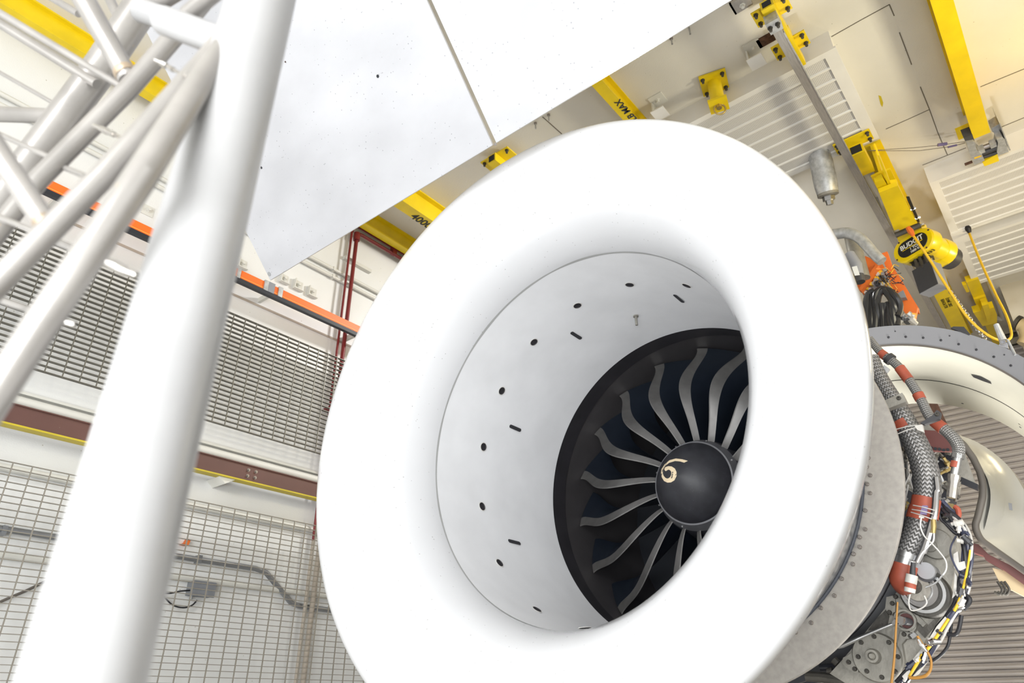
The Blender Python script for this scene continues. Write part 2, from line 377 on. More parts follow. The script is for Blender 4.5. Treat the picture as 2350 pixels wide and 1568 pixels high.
# white conduits along the wall, red sprinkler pipes over them
for lab, p0, p1 in (('upper white conduit clipped along the left wall behind the red pipes', (716, 589), (860, 671)), ('lower white conduit clipped along the left wall behind the red pipes', (695, 600), (860, 685))):
    a = PY(*p0, YL - .03); b = PY(*p1, YL - .03); z = (a.z + b.z) / 2
    t = thing('wall_conduit', (a.x, YL - .05, z), lab, 'conduit')
    part('pipe', MB().cyl((.2, YL - .03, z), (4.9, YL - .03, z), .020, 12), 'bracket_paint', t)
    for x in (1.5, 2.7, 3.62, 4.4): part('clip', MB().box((x, YL - .055, z - .024), (x + .03, YL, z + .024)), 'bracket_paint', t)
part_b = PY(812, 607, YL)
single('cable_cover', MB().box((part_b.x - .16, YL - .05, part_b.z - .02), (part_b.x + .22, YL, part_b.z + .02)), 'bracket_paint', 'short painted cable cover behind the red pipes', 'cover', smooth=False)
YP = 5.41
zr = PY(818, 533, YP).z
for dx, r, lab in ((0, .013, 'thin red sprinkler pipe rising up the left wall, the upstream one'), (.075, .022, 'thicker red sprinkler pipe rising up the left wall to an elbow')):
    xx = PY(799, 600, YP).x + dx; zz = zr - (.0 if dx else -.08)
    t = thing('sprinkler_pipe', (xx, YP, .1), lab, 'pipe')
    part('lower_riser', MB().cyl((xx, YP, 0), (xx, YP, 2.62), r * 1.02, 12), 'stain', t, label='beige painted lower length')
    part('riser', MB().tube([(xx, YP, 2.62), (xx, YP, zz - .05), (xx + .02, YP, zz - .01), (xx + .07, YP, zz), (5.3, YP, zz)], r, 12), 'red_pipe', t)
    part('elbow', MB().lathe([(-.05, r * 1.1), (-.05, r * 1.7), (.05, r * 1.7), (.05, r * 1.1)], (xx, YP, zz - .06), (0, 0, 1), 14), 'red_pipe', t)
    if dx: part('tee', MB().box((xx + .52, YP - .03, zz - .01), (xx + .58, YP + .03, zz + .09)), 'red_pipe', t, False)
    part('wall_clip', MB().box((xx - .01, YP, 3.9), (xx + .02, YL, 3.93)), 'red_pipe', t, False)

# brown steel beam with a yellow edge, round painted pipe above it
YBm = 5.28
z1, z0b = PY(448, 1035, YBm).z, PY(441, 1076, YBm).z
bbolt = mesh_of('bolt', hexbolt(.010, .016), 'bolt')
bm = thing('wall_beam', (2.5, YBm, z0b), 'brown steel beam with a yellow lower edge between the two gratings', 'beam')
part('web', MB().box((.1, YBm, z0b + .012), (5.2, YBm + .01, z1)), 'beam_brown', bm, False)
part('top_flange', MB().box((.1, YBm - .012, z1 - .008), (5.2, YBm + .09, z1)), 'beam_brown', bm, False)
part('yellow_edge', MB().box((.1, YBm - .006, z0b), (5.2, YBm + .08, z0b + .012)), 'yellow_paint', bm, False)
for x in (2.95, 3.02):
    for z in (z0b + .05, z0b + .1): inst('bolt', bbolt, bm, look_m((x, YBm, z), (0, -1, 0)))
part('support_tab', MB().prism([(2.72, YBm + .02, z0b), (2.86, YBm + .02, z0b), (2.78, YBm + .02, z0b - .05)], (0, .2, 0)), 'bracket_paint', bm, False)
part('support_leg', MB().box((.6, YBm + .1, z0b + .02), (.7, YL, z1 - .02)), 'beam_brown', bm, False); part('support_leg', MB().box((4.5, YBm + .1, z0b + .02), (4.6, YL, z1 - .02)), 'beam_brown', bm, False)
single('wall_rail', MB().cyl((.1, YL - .06, z1 + .075), (5.2, YL - .06, z1 + .075), .04, 14), 'bracket_paint', 'round white painted pipe lying just above the brown steel beam', 'pipe')
single('wall_ledge', MB().box((.1, YL - .05, z1 + .14), (5.2, YL, z1 + .16)), 'bracket_paint', 'narrow white painted ledge above the round pipe over the brown beam', 'ledge', smooth=False)

# the two gratings: every bar and every cross rod its own piece
def grating(label, zlo, zhi, x0, x1, Y, pitch, cpitch, th, dp, gm='grate'):
    t = thing('wall_grating', (x0, Y, zlo), label, 'grating', 'bar gratings on the left wall')
    barm = mesh_of('bar', MB().box((0, 0, -th / 2), (x1 - x0, dp, th / 2)), gm, smooth=False)
    rodm = mesh_of('cross_rod', MB().box((-.0035, -.003, 0), (.0035, .006, zhi - zlo)), gm, smooth=False)
    n = int((zhi - zlo) / pitch)
    for k in range(n + 1): inst('bar', barm, t, Matrix.Translation((x0, Y, zhi - k * pitch)))
    for k in range(int((x1 - x0) / cpitch) + 1): inst('cross_rod', rodm, t, Matrix.Translation((x0 + k * cpitch, Y, zlo)))
    for x in (x0 + .06, x1 - .1):
        for z in (zlo + .1, zhi - .1): part('wall_spacer', MB().box((x, Y + dp * .9, z - .01), (x + .02, YL, z + .01)), 'grate', t, False)
YG = 5.27
grating('upper bar grating on the left wall above the brown beam, seen against white paint', PY(461, 961, YG).z, PY(518, 712, YG).z, .5, 4.7, YG, .0425, .1138, .0055, .03)
grating('lower bar grating on the wall below the brown beam, before a grey conduit', .7, PY(417, 1142, YG).z, .5, 4.9, YG, .0425, .1138, .0045, .016, 'grate_pale')

# things behind the lower grating
Yc = 5.46
pts = [PY(x, y, Yc) for x, y in ((0, 1214), (145, 1236), (393, 1275), (585, 1305), (610, 1314), (640, 1350), (668, 1384), (685, 1391), (750, 1400))]
pts[0] = pts[1] + (pts[1] - pts[2]).normalized() * 1.3
t = thing('electrical_conduit', pts[3], 'grey metal conduit bending downward behind the lower grating', 'conduit')
part('pipe', MB().tube(pts[1:2] and [pts[0]] + pts[1:] + [Vector((4.9, Yc, pts[-1].z))], .022, 12), 'conduit', t)
for x in (1.4, 2.2, 2.75): part('clip', MB().box((x, Yc - .026, PY(393, 1275, Yc).z - .03), (x + .03, YL, PY(393, 1275, Yc).z + .03)), 'conduit', t, False)
a, b = PY(443, 1334, 5.42), PY(487, 1371, 5.42)
jb = thing('junction_box', (a.x, 5.42, b.z), 'grey junction box with black cables behind the lower grating', 'box')
part('body', MB().box((a.x, 5.41, b.z), (b.x, YL, a.z)), 'box_grey', jb, False); part('lid', MB().box((a.x - .006, 5.402, b.z - .006), (b.x + .006, 5.41, a.z + .006)), 'box_grey', jb, False)
part('cable_gland', MB().cyl((a.x + .02, 5.44, b.z - .03), (a.x + .02, 5.44, b.z), .012), 'galv', jb)
part('cable', MB().tube([PY(x, y, 5.44) for x, y in ((452, 1378), (440, 1390), (420, 1395), (395, 1388), (372, 1365))], .006, 8, smooth=5), 'black_rubber', jb)
part('cable', MB().tube([PY(x, y, 5.44) for x, y in ((442, 1355), (415, 1357), (390, 1362), (370, 1362), (345, 1370))], .006, 8, smooth=5), 'black_rubber', jb)
single('wall_cable', MB().tube([PY(x, y, 5.47) for x, y in ((-120, 1440), (0, 1382), (60, 1356), (120, 1328), (200, 1300))], .009, 8, smooth=4), 'seal_grey', 'dark cable slanting behind the lower grating left of the thick white pole', 'cable')
c = PY(428, 1247, 5.44)
single('red_tag', MB().prism([c + Vector(v) for v in ((-.03, 0, -.01), (.02, 0, -.012), (.03, 0, .03), (.01, 0, .035), (.0, 0, .01))], (0, .06, 0)), 'orange_box', 'small red tag hanging behind the lower grating', 'tag', smooth=False)
for z, lab in ((PY(500, 1175, YL).z, 'pale horizontal pipe near the top behind the lower grating'), (PY(100, 1288, YL).z, 'pale horizontal pipe below the grey conduit behind the lower grating')):
    single('wall_pipe', MB().cyl((.3, YL - .03, z), (4.9, YL - .03, z), .024, 10), 'bracket_paint', lab, 'pipe')

# ================================================================== CEILING BEAMS
def stencil(name, body, size, px, py, Z, xd, yd, parent, al='CENTER'):
    c = PZ(px, py, Z); return text(name, body, size, (c.x, c.y, Z - .0015), xd, yd, 'stencil', parent, al)
def monorail(label, x0, x1, y0, y1, zb, brk=()):
    t = thing('monorail_beam', ((x0 + x1) / 2, (y0 + y1) / 2, zb), label, 'beam')
    part('i_beam', ibeam_x(x0, x1, y0, y1, zb, ZC), 'yellow', t, False); return t
CB = ZC - CZ
t = monorail('yellow monorail beam on the ceiling along the left wall', -1.0, 5.6, 5.26, 5.36, 4.85 + CZ)
t4 = monorail('yellow monorail beam stencilled 400, second from the left wall', 2.6, 5.6, 4.56, 4.70, 4.77 + CZ)
stencil('stencil', '4000 LB MAX', .14, 946, 494, 4.77 + CZ, (1, 0, 0), (0, -1, 0), t4, 'LEFT')
t5 = monorail('yellow monorail beam stencilled LB MAX below the white plate edge', 3.0, 5.3, 2.09, 2.195, 4.88 + CZ)
stencil('stencil', '4000 LB MAX', .09, 1450, 268, 4.88 + CZ, (-1, 0, 0), (0, 1, 0), t5)
mr = monorail('yellow monorail beam with a ragged edge ending at the grey trolley', 3.4, 6.62, -.455, -.315, 4.75 + CZ)
c = PZ(2219, 299, ZC - .01); part('mount_plate', MB().box((c.x - .09, c.y - .06, ZC - .02), (c.x + .09, c.y + .09, ZC)), 'yellow', mr, False)

# grey trolley clamped at the end of that beam
Z0 = 4.72 + CZ
tr = thing('beam_trolley', PZ(2265, 345, Z0), 'grey cast trolley with rollers at the end of the yellow monorail', 'trolley')
def polyZ(pts, Z, h): return MB().prism([PZ(x, y, Z) for x, y in pts], (0, 0, h))
Zq = lambda L, ox=2190, oy=270, s=12.06: [(ox + x / s, oy + y / s) for x, y in L]
part('side_casting', polyZ(Zq([(330, 690), (540, 650), (600, 720), (580, 790), (640, 930), (770, 1020), (840, 1190), (560, 1310), (430, 1000)]), Z0, .12), 'grey_panel' if 0 else 'galv', tr, False)
part('side_casting', polyZ(Zq([(1170, 590), (1330, 540), (1400, 600), (1510, 950), (1230, 1050), (1180, 960), (1215, 700)]), Z0, .12), 'galv', tr, False)
part('side_arm', polyZ(Zq([(255, 560), (500, 470), (560, 640), (330, 690)]), Z0 + .02, .1), 'dark_grey', tr, False)
part('end_plate', polyZ(Zq([(1245, 150), (1275, 150), (1560, 900), (1525, 920)]), Z0, .2), 'galv', tr, False)
part('top_block', polyZ(Zq([(1030, 300), (1230, 180), (1330, 370), (1160, 450), (1050, 390)]), Z0 + .1, .1), 'galv', tr, False)
for p0, p1, r, m in (((640, 890), (1150, 700), .025, 'bolt'), ((720, 990), (1180, 820), .03, 'dark_grey'), ((800, 1090), (1180, 960), .02, 'dark_grey'), ((290, 1300), (500, 1220), .014, 'rust')):
    a, b = [PZ(*q, Z0 + .05) for q in Zq([p0, p1])]; part('axle', MB().cyl(a, b, r, 12), m, tr)
for p0 in ((740, 880), (1060, 720)): part('roller', MB().obox(PZ(*Zq([p0])[0], Z0 + .04), (.03, 0, 0), (0, .025, 0), (0, 0, .03)), 'galv', tr, False)
part('warning_sticker', polyZ(Zq([(550, 1110), (750, 1045), (760, 1075), (560, 1150)]), Z0 - .002, .002), 'wire_yellow', tr, False)
part('splice_plate', polyZ(Zq([(780, 1240), (1190, 1010), (1245, 1200), (840, 1350)]), Z0 + .03, .05), 'yellow', tr, False)
part('cross_bar', MB().box((6.5, -.42, Z0 + .1), (6.6, -.35, ZC)), 'dark_grey', tr, False)
# thin wire rope with two dark sleeves to the trolley
wr = thing('wire_rope', PZ(2105, 340, 4.95 + CZ), 'thin wire rope with two dark sleeves stretched to the grey trolley', 'rope')
A, B = [(1992, 346), (2100, 339), (2160, 333), (2215, 325)], [(1992, 346), (2110, 346), (2185, 336), (2215, 328)]
for L_ in (A, B): part('strand', MB().tube([PZ(x, y, 4.92 + CZ) for x, y in L_], .003, 6), 'crack', wr)
part('sleeve', MB().cyl(PZ(2152, 333, 4.92 + CZ), PZ(2173, 330, 4.92 + CZ), .016, 8), 'sil_label', wr)
part('sleeve', MB().cyl(PZ(2175, 338, 4.92 + CZ), PZ(2196, 333, 4.92 + CZ), .010, 8), 'sil_label', wr)

# ---- perforated acoustic panels
ZP = 4.86 + CZ
def perforated_panel(label, x0, x1, y0, y1, n, gap0, fr=.055, notch=False):
    t = thing('acoustic_panel', ((x0 + x1) / 2, (y0 + y1) / 2, ZP), label, 'panel')
    part('casing', MB().box((x0, y0, ZP + .02), (x1, y1, ZC)), 'fixture', t, False)
    part('frame_side', MB().box((x0, y0 - .015, ZP), (x1, y0 + fr, ZP + .02)), 'fixture', t, False)
    part('frame_side', MB().box((x0, y1 - fr, ZP), (x1, y1, ZP + .02)), 'fixture', t, False)
    part('frame_end', MB().box((x0, y0 + fr, ZP), (x0 + gap0, y1 - fr, ZP + .02)), 'fixture', t, False)
    part('frame_end', MB().box((x1 - gap0, y0 + fr, ZP), (x1, y1 - fr, ZP + .02)), 'fixture', t, False)
    xa, xb = x0 + gap0, x1 - gap0; pt = (xb - xa) / n
    sheet = mesh_of('perforated_sheet', MB().box((0, y0 + fr, .012), (pt - .028, y1 - fr, .02)), 'perforated', smooth=False)
    rib = mesh_of('rib', MB().prism([(0, y0 + fr, .016), (.006, y0 + fr, 0), (.022, y0 + fr, 0), (.028, y0 + fr, .016)], (0, y1 - y0 - 2 * fr, 0)), 'fixture', smooth=False)
    for k in range(n):
        inst('perforated_sheet', sheet, t, Matrix.Translation((xa + k * pt, 0, ZP)))
        inst('rib', rib, t, Matrix.Translation((xa + (k + 1) * pt - .028, 0, ZP)))
    return t
pn = perforated_panel('large beige perforated ceiling panel above the engine intake', 4.80, 6.16, .40, 2.6, 8, .06, .09)
p2 = perforated_panel('warm lit perforated ceiling panel below the grey trolley', 7.22, 8.42, -1.6, .155, 7, .05, .08)
p3 = perforated_panel('lower perforated ceiling panel beside the yellow hoist chain', 8.62, 9.85, -1.6, .145, 7, .05, .08)
part('socket_box', MB().box((8.36, -.02, ZP - .02), (8.62, .16, ZC)), 'fixture', p2, False)
g = PZ(2222, 526, ZP - .02)
c0 = thing('power_cable', g, 'yellow power cable looping from a black plug on the ceiling panel down to the hoist', 'cable')
part('plug', MB().tube([g + Vector((0, 0, .05)), g, g + Vector((.02, 0, -.04))], [.03, .032, .018], 12), 'black_rubber', c0)
Z7 = lambda L: [(1850 + x / 3.136, 300 + y / 3.136) for x, y in L]
pts = Z7([(1165, 715), (1230, 880), (1290, 1020), (1370, 1190), (1440, 1330), (1474, 1440), (1472, 1490), (1430, 1512), (1350, 1495), (1250, 1430), (1150, 1330), (1050, 1180), (960, 1040), (890, 930), (830, 840), (770, 755)])
Xs = [8.45, 8.4, 8.3, 8.2, 8.1, 8.0, 7.8, 7.6, 7.4, 7.3, 7.2, 7.12, 7.08, 7.04, 7.0, 7.0]
part('cord', MB().tube([PX(x, y, X) for (x, y), X in zip(pts, Xs)], .0125, 10, smooth=4), 'wire_yellow', c0)
q = [PX(x, y, 6.98) for x, y in Z7([(770, 755), (752, 725), (732, 698)])]
part('strain_relief', MB().tube(q, [.018, .03, .022], 10), 'orange_box', c0)

# ---- yellow stand-offs and the flat steel rail under them
ZR = 4.70 + CZ
def standoff(px0, px1, zb, w, label, plates):
    a, b = PZ(*px0, zb), PZ(*px1, zb); y = (a.y + b.y) / 2
    t = thing('tube_standoff', ((a.x + b.x) / 2, y, zb), label, 'bracket', 'yellow ceiling stand-offs')
    h = w * .9
    part('square_tube', MB().box((a.x + .003, y - w / 2, zb), (b.x, y + w / 2, zb + h)), 'yellow', t)
    part('tube_mouth', MB().box((a.x - .001, y - w / 2 + .016, zb + .016), (a.x + .004, y + w / 2 - .016, zb + h - .016)), 'void', t, False)
    for x, hw in plates:
        part('base_plate', MB().box((x, y - hw, zb + h), (x + .16, y + hw, zb + h + .014)), 'yellow', t, False)
        for s in (-1, 1):
            for dx in (.03, .13): inst('bolt', dbolt, t, look_m((x + dx, y + s * (hw - .03), zb + h), (0, 0, -1)))
        part('hanger_post', MB().box((x + .04, y - .03, zb + h + .014), (x + .12, y + .03, ZC)), 'yellow', t, False)
    return t
dbolt = mesh_of('bolt', hexbolt(.013, .04), 'casting_dark')
s1 = standoff((1752, 22), (1845, 150), 4.78 + CZ, .10, 'yellow square tube stand-off with bolted plates at the head of the steel rail', ((PZ(1742, 22, 4.87 + CZ).x, .14), (PZ(1790, 100, 4.87 + CZ).x, .14)))
s2 = standoff((1970, 352), (1990, 400), 4.72 + CZ, .13, 'short yellow square tube stand-off behind the steel rail beside the panel', ((5.95, .17),))
s3 = standoff((1112, 362), (1165, 345), 4.80 + CZ, .10, 'yellow square tube stand-off under the lower edge of the white plate', ((3.75, .16),)) if 0 else None
a, b = PZ(1776, 62, ZR), PZ(1990, 440, ZR)
yr = (a.y + b.y) / 2
rl = thing('steel_rail', ((a.x + b.x) / 2, yr, ZR), 'long flat grey steel rail hanging under the ceiling panel', 'rail')
part('channel', MB().box((a.x, yr - .034, ZR), (11.4, yr + .034, ZR + .035)), 'aluminium', rl, False)
part('lip', MB().box((a.x + .1, yr - .040, ZR - .004), (11.4, yr - .034, ZR + .04)), 'galv', rl, False)
part('end_clamp', MB().box((a.x - .07, yr - .05, ZR - .012), (a.x + .05, yr + .05, ZR + .085)), 'galv', rl, False)
for dy in (-.03, .03): inst('bolt', dbolt, rl, look_m((a.x - .02, yr + dy, ZR - .012), (0, 0, -1)))
for x in (5.0, 6.0, 7.4, 8.8): part('hanger', MB().box((x, yr - .02, ZR + .03), (x + .03, yr + .02, ZC)), 'galv', rl, False)
# yellow stand-off by the white plate's lower corner
zq = 4.86 + CZ
c = PZ(1140, 352, zq)
t = thing('tube_standoff', c, 'yellow square tube stand-off under the lower corner gap of the white plates', 'bracket', 'yellow ceiling stand-offs')
a_ = PZ(1128, 372, zq)
part('square_tube', MB().box((a_.x, a_.y - .05, zq), (a_.x + .5, a_.y + .05, zq + .10)), 'yellow', t, False)
part('tube_mouth', MB().box((a_.x - .003, a_.y - .035, zq + .014), (a_.x, a_.y + .035, zq + .086)), 'void', t, False)
part('base_plate', MB().box((a_.x + .02, a_.y - .19, zq + .10), (a_.x + .3, a_.y + .17, zq + .115)), 'yellow', t, False)
part('hanger_post', MB().box((a_.x + .1, a_.y - .04, zq + .115), (a_.x + .2, a_.y + .04, ZC)), 'yellow', t, False)
for dy in (-.16, .14): inst('bolt', dbolt, t, look_m((a_.x + .05, a_.y + dy, zq + .1), (0, 0, -1)))

# ---- small ceiling fittings between the plate and the panel
hk = PZ(1638, 186, ZC)
t = thing('hook_bracket', hk, 'yellow bolted ceiling plate with a short tube and a brass ring', 'bracket')
part('base_plate', MB().obox(hk - Vector((0, 0, .02)), (.115, .03, 0), (-.03, .115, 0), (0, 0, .012)), 'yellow', t, False)
part('tube', MB().cyl(hk - Vector((0, 0, .03)), hk - Vector((0, 0, .29)), .062, 20), 'yellow', t)
part('foot', MB().obox(hk - Vector((0, 0, .30)), (.08, .02, 0), (-.02, .08, 0), (0, 0, .012)), 'yellow', t, False)
rb = MB(); rb.lathe([(.008 * sin(2 * pi * k / 8), .05 + .008 * cos(2 * pi * k / 8)) for k in range(8)], hk - Vector((-.01, 0, .35)), (.8, .5, .3), 28, closed=True); part('ring', rb, 'brass', t)
part('eye_nut', MB().cyl(hk - Vector((0, 0, .31)), hk - Vector((0, 0, .345)), .026, 6), 'brass', t)
for sx, sy in ((1, 1), (1, -1), (-1, 1), (-1, -1)): inst('bolt', dbolt, t, look_m(hk + Vector((.085 * sx - .02 * sy, .085 * sy + .02 * sx, -.032)), (0, 0, -1)))
for px, py, lab in ((1509, 228, 'white angle bracket on the ceiling beside the LB MAX beam'), (1728, 108, 'white angle bracket on the ceiling between hook bracket and yellow stand-off')):
    c = PZ(px, py, ZC); t = thing('angle_bracket', c, lab, 'bracket', 'white ceiling brackets')
    part('top_plate', MB().box((c.x - .07, c.y - .07, ZC - .012), (c.x + .07, c.y + .07, ZC)), 'bracket_paint', t, False)
    part('web', MB().box((c.x - .01, c.y + .055, ZC - .16), (c.x + .07, c.y + .07, ZC - .012)), 'bracket_paint', t, False)
    part('lower_plate', MB().box((c.x - .05, c.y - .06, ZC - .172), (c.x + .09, c.y + .07, ZC - .16)), 'fixture', t, False)
    inst('bolt', nut, t, look_m((c.x, c.y, ZC - .012), (0, 0, -1)))
c = PZ(1757, 91, ZC); single('rust_plate', MB().box((c.x - .05, c.y - .07, ZC - .012), (c.x + .05, c.y + .07, ZC)), 'rust', 'small rusty plate on the ceiling beside the yellow stand-off', 'plate', smooth=False)
for k, (px, py, lab) in enumerate(((1540, 86, 'short threaded stud in the ceiling at the white plate edge, with a nut'), (1581, 63, 'short bare threaded stud in the ceiling nearest the yellow stand-off'),
                                   (1229, 281, 'threaded stud in the ceiling, the lower of two above the bellmouth'), (1259, 262, 'threaded stud in the ceiling, the upper of two above the bellmouth'))):
    c = PZ(px, py, ZC); t = thing('ceiling_stud', c, lab, 'stud', 'threaded studs in the ceiling')
    part('rod', MB().cyl(c, c - Vector((0, 0, .085)), .008, 8), 'steel', t)
    if k != 1: part('nut', MB().cyl(c - Vector((0, 0, .005)), c - Vector((0, 0, .02)), .016, 6), 'bolt', t)
c = PZ(1698, 15, 4.95 + CZ)
t = thing('strut_bracket', c, 'scuffed grey channel bracket at the right end of the white plate', 'bracket')
part('channel', MB().box((c.x - .07, c.y - .09, c.z), (c.x + .05, c.y + .06, c.z + .02)), 'aluminium', t, False)
part('flange', MB().box((c.x - .07, c.y + .045, c.z), (c.x + .05, c.y + .06, ZC)), 'aluminium', t, False)
inst('bolt', nut, t, look_m((c.x, c.y - .02, c.z), (0, 0, -1)))
# dark hanging cylinder (spray nozzle) below the panel
a, b = PZ(1885, 375, 4.80 + CZ), PZ(1905, 470, 4.40 + CZ)
ax = (b - a).normalized(); t = thing('damper_cylinder', a, 'grey metal cylinder with a nut end hanging below the ceiling panel', 'cylinder')
ln = (b - a).length
part('barrel', MB().lathe([(-.3, .09), (0, .108), (ln * .28, .108), (ln * .3, .111), (ln * .55, .108), (ln * .72, .10), (ln * .74, .07)], a, ax, 28), 'galv', t)
part('collar', MB().lathe([(ln * .72, .05), (ln * .72, .10), (ln * .78, .10), (ln * .8, .06)], a, ax, 24), 'casting', t)
part('nut', MB().lathe([(ln * .78, .0), (ln * .78, .058), (ln * .90, .058), (ln * .90, .036), (ln * 1.0, .034), (ln * 1.0, 0)], a, ax, 6), 'steel', t, False)
part('hanger', MB().cyl(a - ax * .28, Vector((a.x - .1, a.y, ZC)), .05, 12), 'galv', t)

# ================================================================== THE ENGINE (axis along X)
EY, EZ = 1.8196, 1.23668 + CZ
EC = Vector((0, EY, EZ))
XL, RL, CC, RO, NI, NO, DT, NT = 2.214, 1.306, .101, 1.470, 2.008, 2.484, .464, 1.733
XS, RS = 2.70285, .95653
eng = thing('jet_engine', (4.2, EY, EZ), 'large jet engine with a glossy white bellmouth intake and dark curved fan blades', 'jet engine')
def sp(t, n): return t ** (2 / n)
inner = [(XS - (XS - XL) * sp(sin(t), NI), RL - (RL - RS) * sp(cos(t), NI)) for t in [pi / 2 * k / 28 for k in range(29)]]
outer = [(XL + CC - CC * sp(cos(t), NO), RL + (RO - RL) * sp(sin(t), NO)) for t in [pi / 2 * k / 16 for k in range(1, 17)]]
tail = [(XL + CC + DT * sp(sin(t), NT), 1.03 + (RO - 1.03) * sp(max(cos(t), 1e-6), NT)) for t in [pi / 2 * k / 24 for k in range(1, 25)]]
part('bellmouth_lip', MB().lathe(inner + outer + tail, EC, n=192), 'white_gloss', eng)
barrel = [(XS, RS), (3.1, .972), (3.5, .988), (3.90, 1.0)]
liner = part('intake_barrel', MB().lathe(barrel, EC, n=160), 'liner', eng)
def wob(k): return .0022 + .0016 * sin(k * .31) * sin(k * .113 + 1)
seam = MB(); vs = []; fs = []; n = 240
for k in range(n):
    a = 2 * pi * k / n; wd = wob(k) * 1.6 * (.45 + .55 * max(0, cos(a - 1.9)))
    for x, r in ((XS - wd - .004, RS - .0012), (XS + wd + .004, RS - .0012)): vs.append(EC + Vector((x, r * cos(a), r * sin(a))))
for k in range(n): j = (k + 1) % n; fs.append((2 * k, 2 * j, 2 * j + 1, 2 * k + 1))
seam.add(vs, fs); part('seam_strip', seam, 'seam_grey', liner, label='grey sealing strip where lip meets barrel')
def hit_barrel(px, py):
    d = ray(px, py); t = 2.9 / d.x
    for _ in range(60):
        P = CAMLOC + d * t; r = math.hypot(P.y - EY, P.z - EZ); rb = RS + (P.x - XS) * (1 - RS) / 1.2
        t += (rb - r) * .45 / max(.3, abs((d.y * (P.y - EY) + d.z * (P.z - EZ)) / r)) * (1 if (d.y * (P.y - EY) + d.z * (P.z - EZ)) > 0 else -1)
    return CAMLOC + d * t
def barrel_m(P):
    rad = Vector((0, P.y - EY, P.z - EZ)).normalized(); x = Vector((1, 0, 0)); return frame_m(P - rad * .0015, x, (-rad).cross(x), -rad)
port_me = mesh_of('pressure_port', MB().lathe([(0, .0245), (.003, .0245), (.003, .021), (.0005, .0195), (.0005, 0)], (0, 0, 0), (0, 0, 1), 24), 'black_liner')
rim_me = mesh_of('port_rim', MB().lathe([(0, .029), (.0015, .029), (.0015, .0245), (0, .0245)], (0, 0, 0), (0, 0, 1), 24), 'fixture')
for p in ((1576, 655), (1445, 653), (1325, 701), (1225, 785), (1151, 897), (1109, 1026), (1106, 1163), (1146, 1293), (1232, 1400), (1342, 1443)):
    M = barrel_m(hit_barrel(*p)); inst('port_rim', rim_me, liner, M); inst('pressure_port', port_me, liner, M)
cap_pts = [(.048 + .0115 * cos(a), .0115 * sin(a)) for a in [(-pi / 2 + pi * k / 8) for k in range(9)]] + [(-.048 + .0115 * cos(a), .0115 * sin(a)) for a in [(pi / 2 + pi * k / 8) for k in range(9)]]
slot_me = mesh_of('slot', MB().prism([(x, y, 0) for x, y in cap_pts], (0, 0, .0022)), 'dark_grey')
for p in ((1558, 685), (1322, 770), (1182, 983), (1180, 1245)): inst('slot', slot_me, liner, barrel_m(hit_barrel(*p)))
P = hit_barrel(1459, 725); rad = Vector((0, P.y - EY, P.z - EZ)).normalized()
pr = MB(); pr.cyl(P, P - rad * .008, .017, 16); pr.cyl(P - rad * .005, P - rad * .07, .0085, 10); part('probe', pr, 'casting', liner, label='small metal probe sticking out of the barrel')
# fan case lining, fan, spinner
part('fan_lining', MB().lathe([(3.90, 1.0), (3.905, 1.004), (4.06, 1.010), (4.065, 1.016)], EC, n=128), 'black_liner', eng)
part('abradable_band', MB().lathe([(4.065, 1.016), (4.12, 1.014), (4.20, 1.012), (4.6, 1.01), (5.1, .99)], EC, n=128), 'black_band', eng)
part('dark_backing', MB().lathe([(5.05, .0), (5.05, 1.0)], EC, n=64), 'void', eng)  # dark backing sheet in place of the shaded depth behind the blades
KN = [.3, .45, .6, .72, .82, .91, 1.0]
def poly(K, Y):
    def f(r):
        r = min(max(r, .29), 1.003); s_ = 0
        for i in range(len(K)):
            t = Y[i]
            for j in range(len(K)):
                if j != i: t *= (r - K[j]) / (K[i] - K[j])
            s_ += t
        return s_
    return f
leA = poly(KN, [-1.03, -4.21, -6.58, -6.39, -4.16, -1.32, 0]); leX = poly(KN, [4.09, 4.073, 4.062, 4.081, 4.131, 4.19, 4.223])
seA = poly(KN, [3.79, .49, -1.65, -1.74, -.31, 1.95, 3.23]); seX = poly(KN, [4.113, 4.091, 4.094, 4.127, 4.174, 4.218, 4.25])
PH = 94.78
def bp(x, a, r): a = R(a + PH); return EC + Vector((x, r * cos(a), r * sin(a)))
rs = [.262 + (1.003 - .262) * k / 34 for k in range(35)]
def blade_pt(r, s, off):   # s 0 leading edge .. 1 trailing edge ; off thickness
    la, lx, ea, ex = leA(r), leX(r), seA(r), seX(r)
    k = (r - .26) / .74
    ta, tx = la + 6 + 10 * k, lx + .30 - .12 * k
    if s <= .2: u = s / .2; a, x = la + (ea - la) * u, lx + (ex - lx) * u
    else: u = (s - .2) / .8; a, x = ea + (ta - ea) * u, ex + (tx - ex) * u
    th = off * (.0035 + .006 * sin(pi * min(1, s * 1.15 + .02))) / r * 57.3
    return bp(x + off * .0, a + th, r)
def blade_mesh(name, s0, s1, ns, m):
    top = [[blade_pt(r, s0 + (s1 - s0) * j / ns, 1) for j in range(ns + 1)] for r in rs]
    bot = [[blade_pt(r, s0 + (s1 - s0) * j / ns, -1) for j in range(ns + 1)] for r in rs]
    rows = [t + b[::-1] + [t[0]] for t, b in zip(top, bot)]
    mb = MB().grid(rows); n2 = len(rows[0]); last = (len(rows) - 1) * n2
    for i in range(ns): mb.f.append((last + i, last + i + 1, last + n2 - 3 - i, last + n2 - 2 - i))
    return mesh_of(name, mb, m, EC)
bl_me = blade_mesh('fan_blade', .2, 1, 8, 'blade_dark'); le_me = blade_mesh('leading_edge', 0, .2, 4, 'blade_edge')
off = ORG[eng] - EC
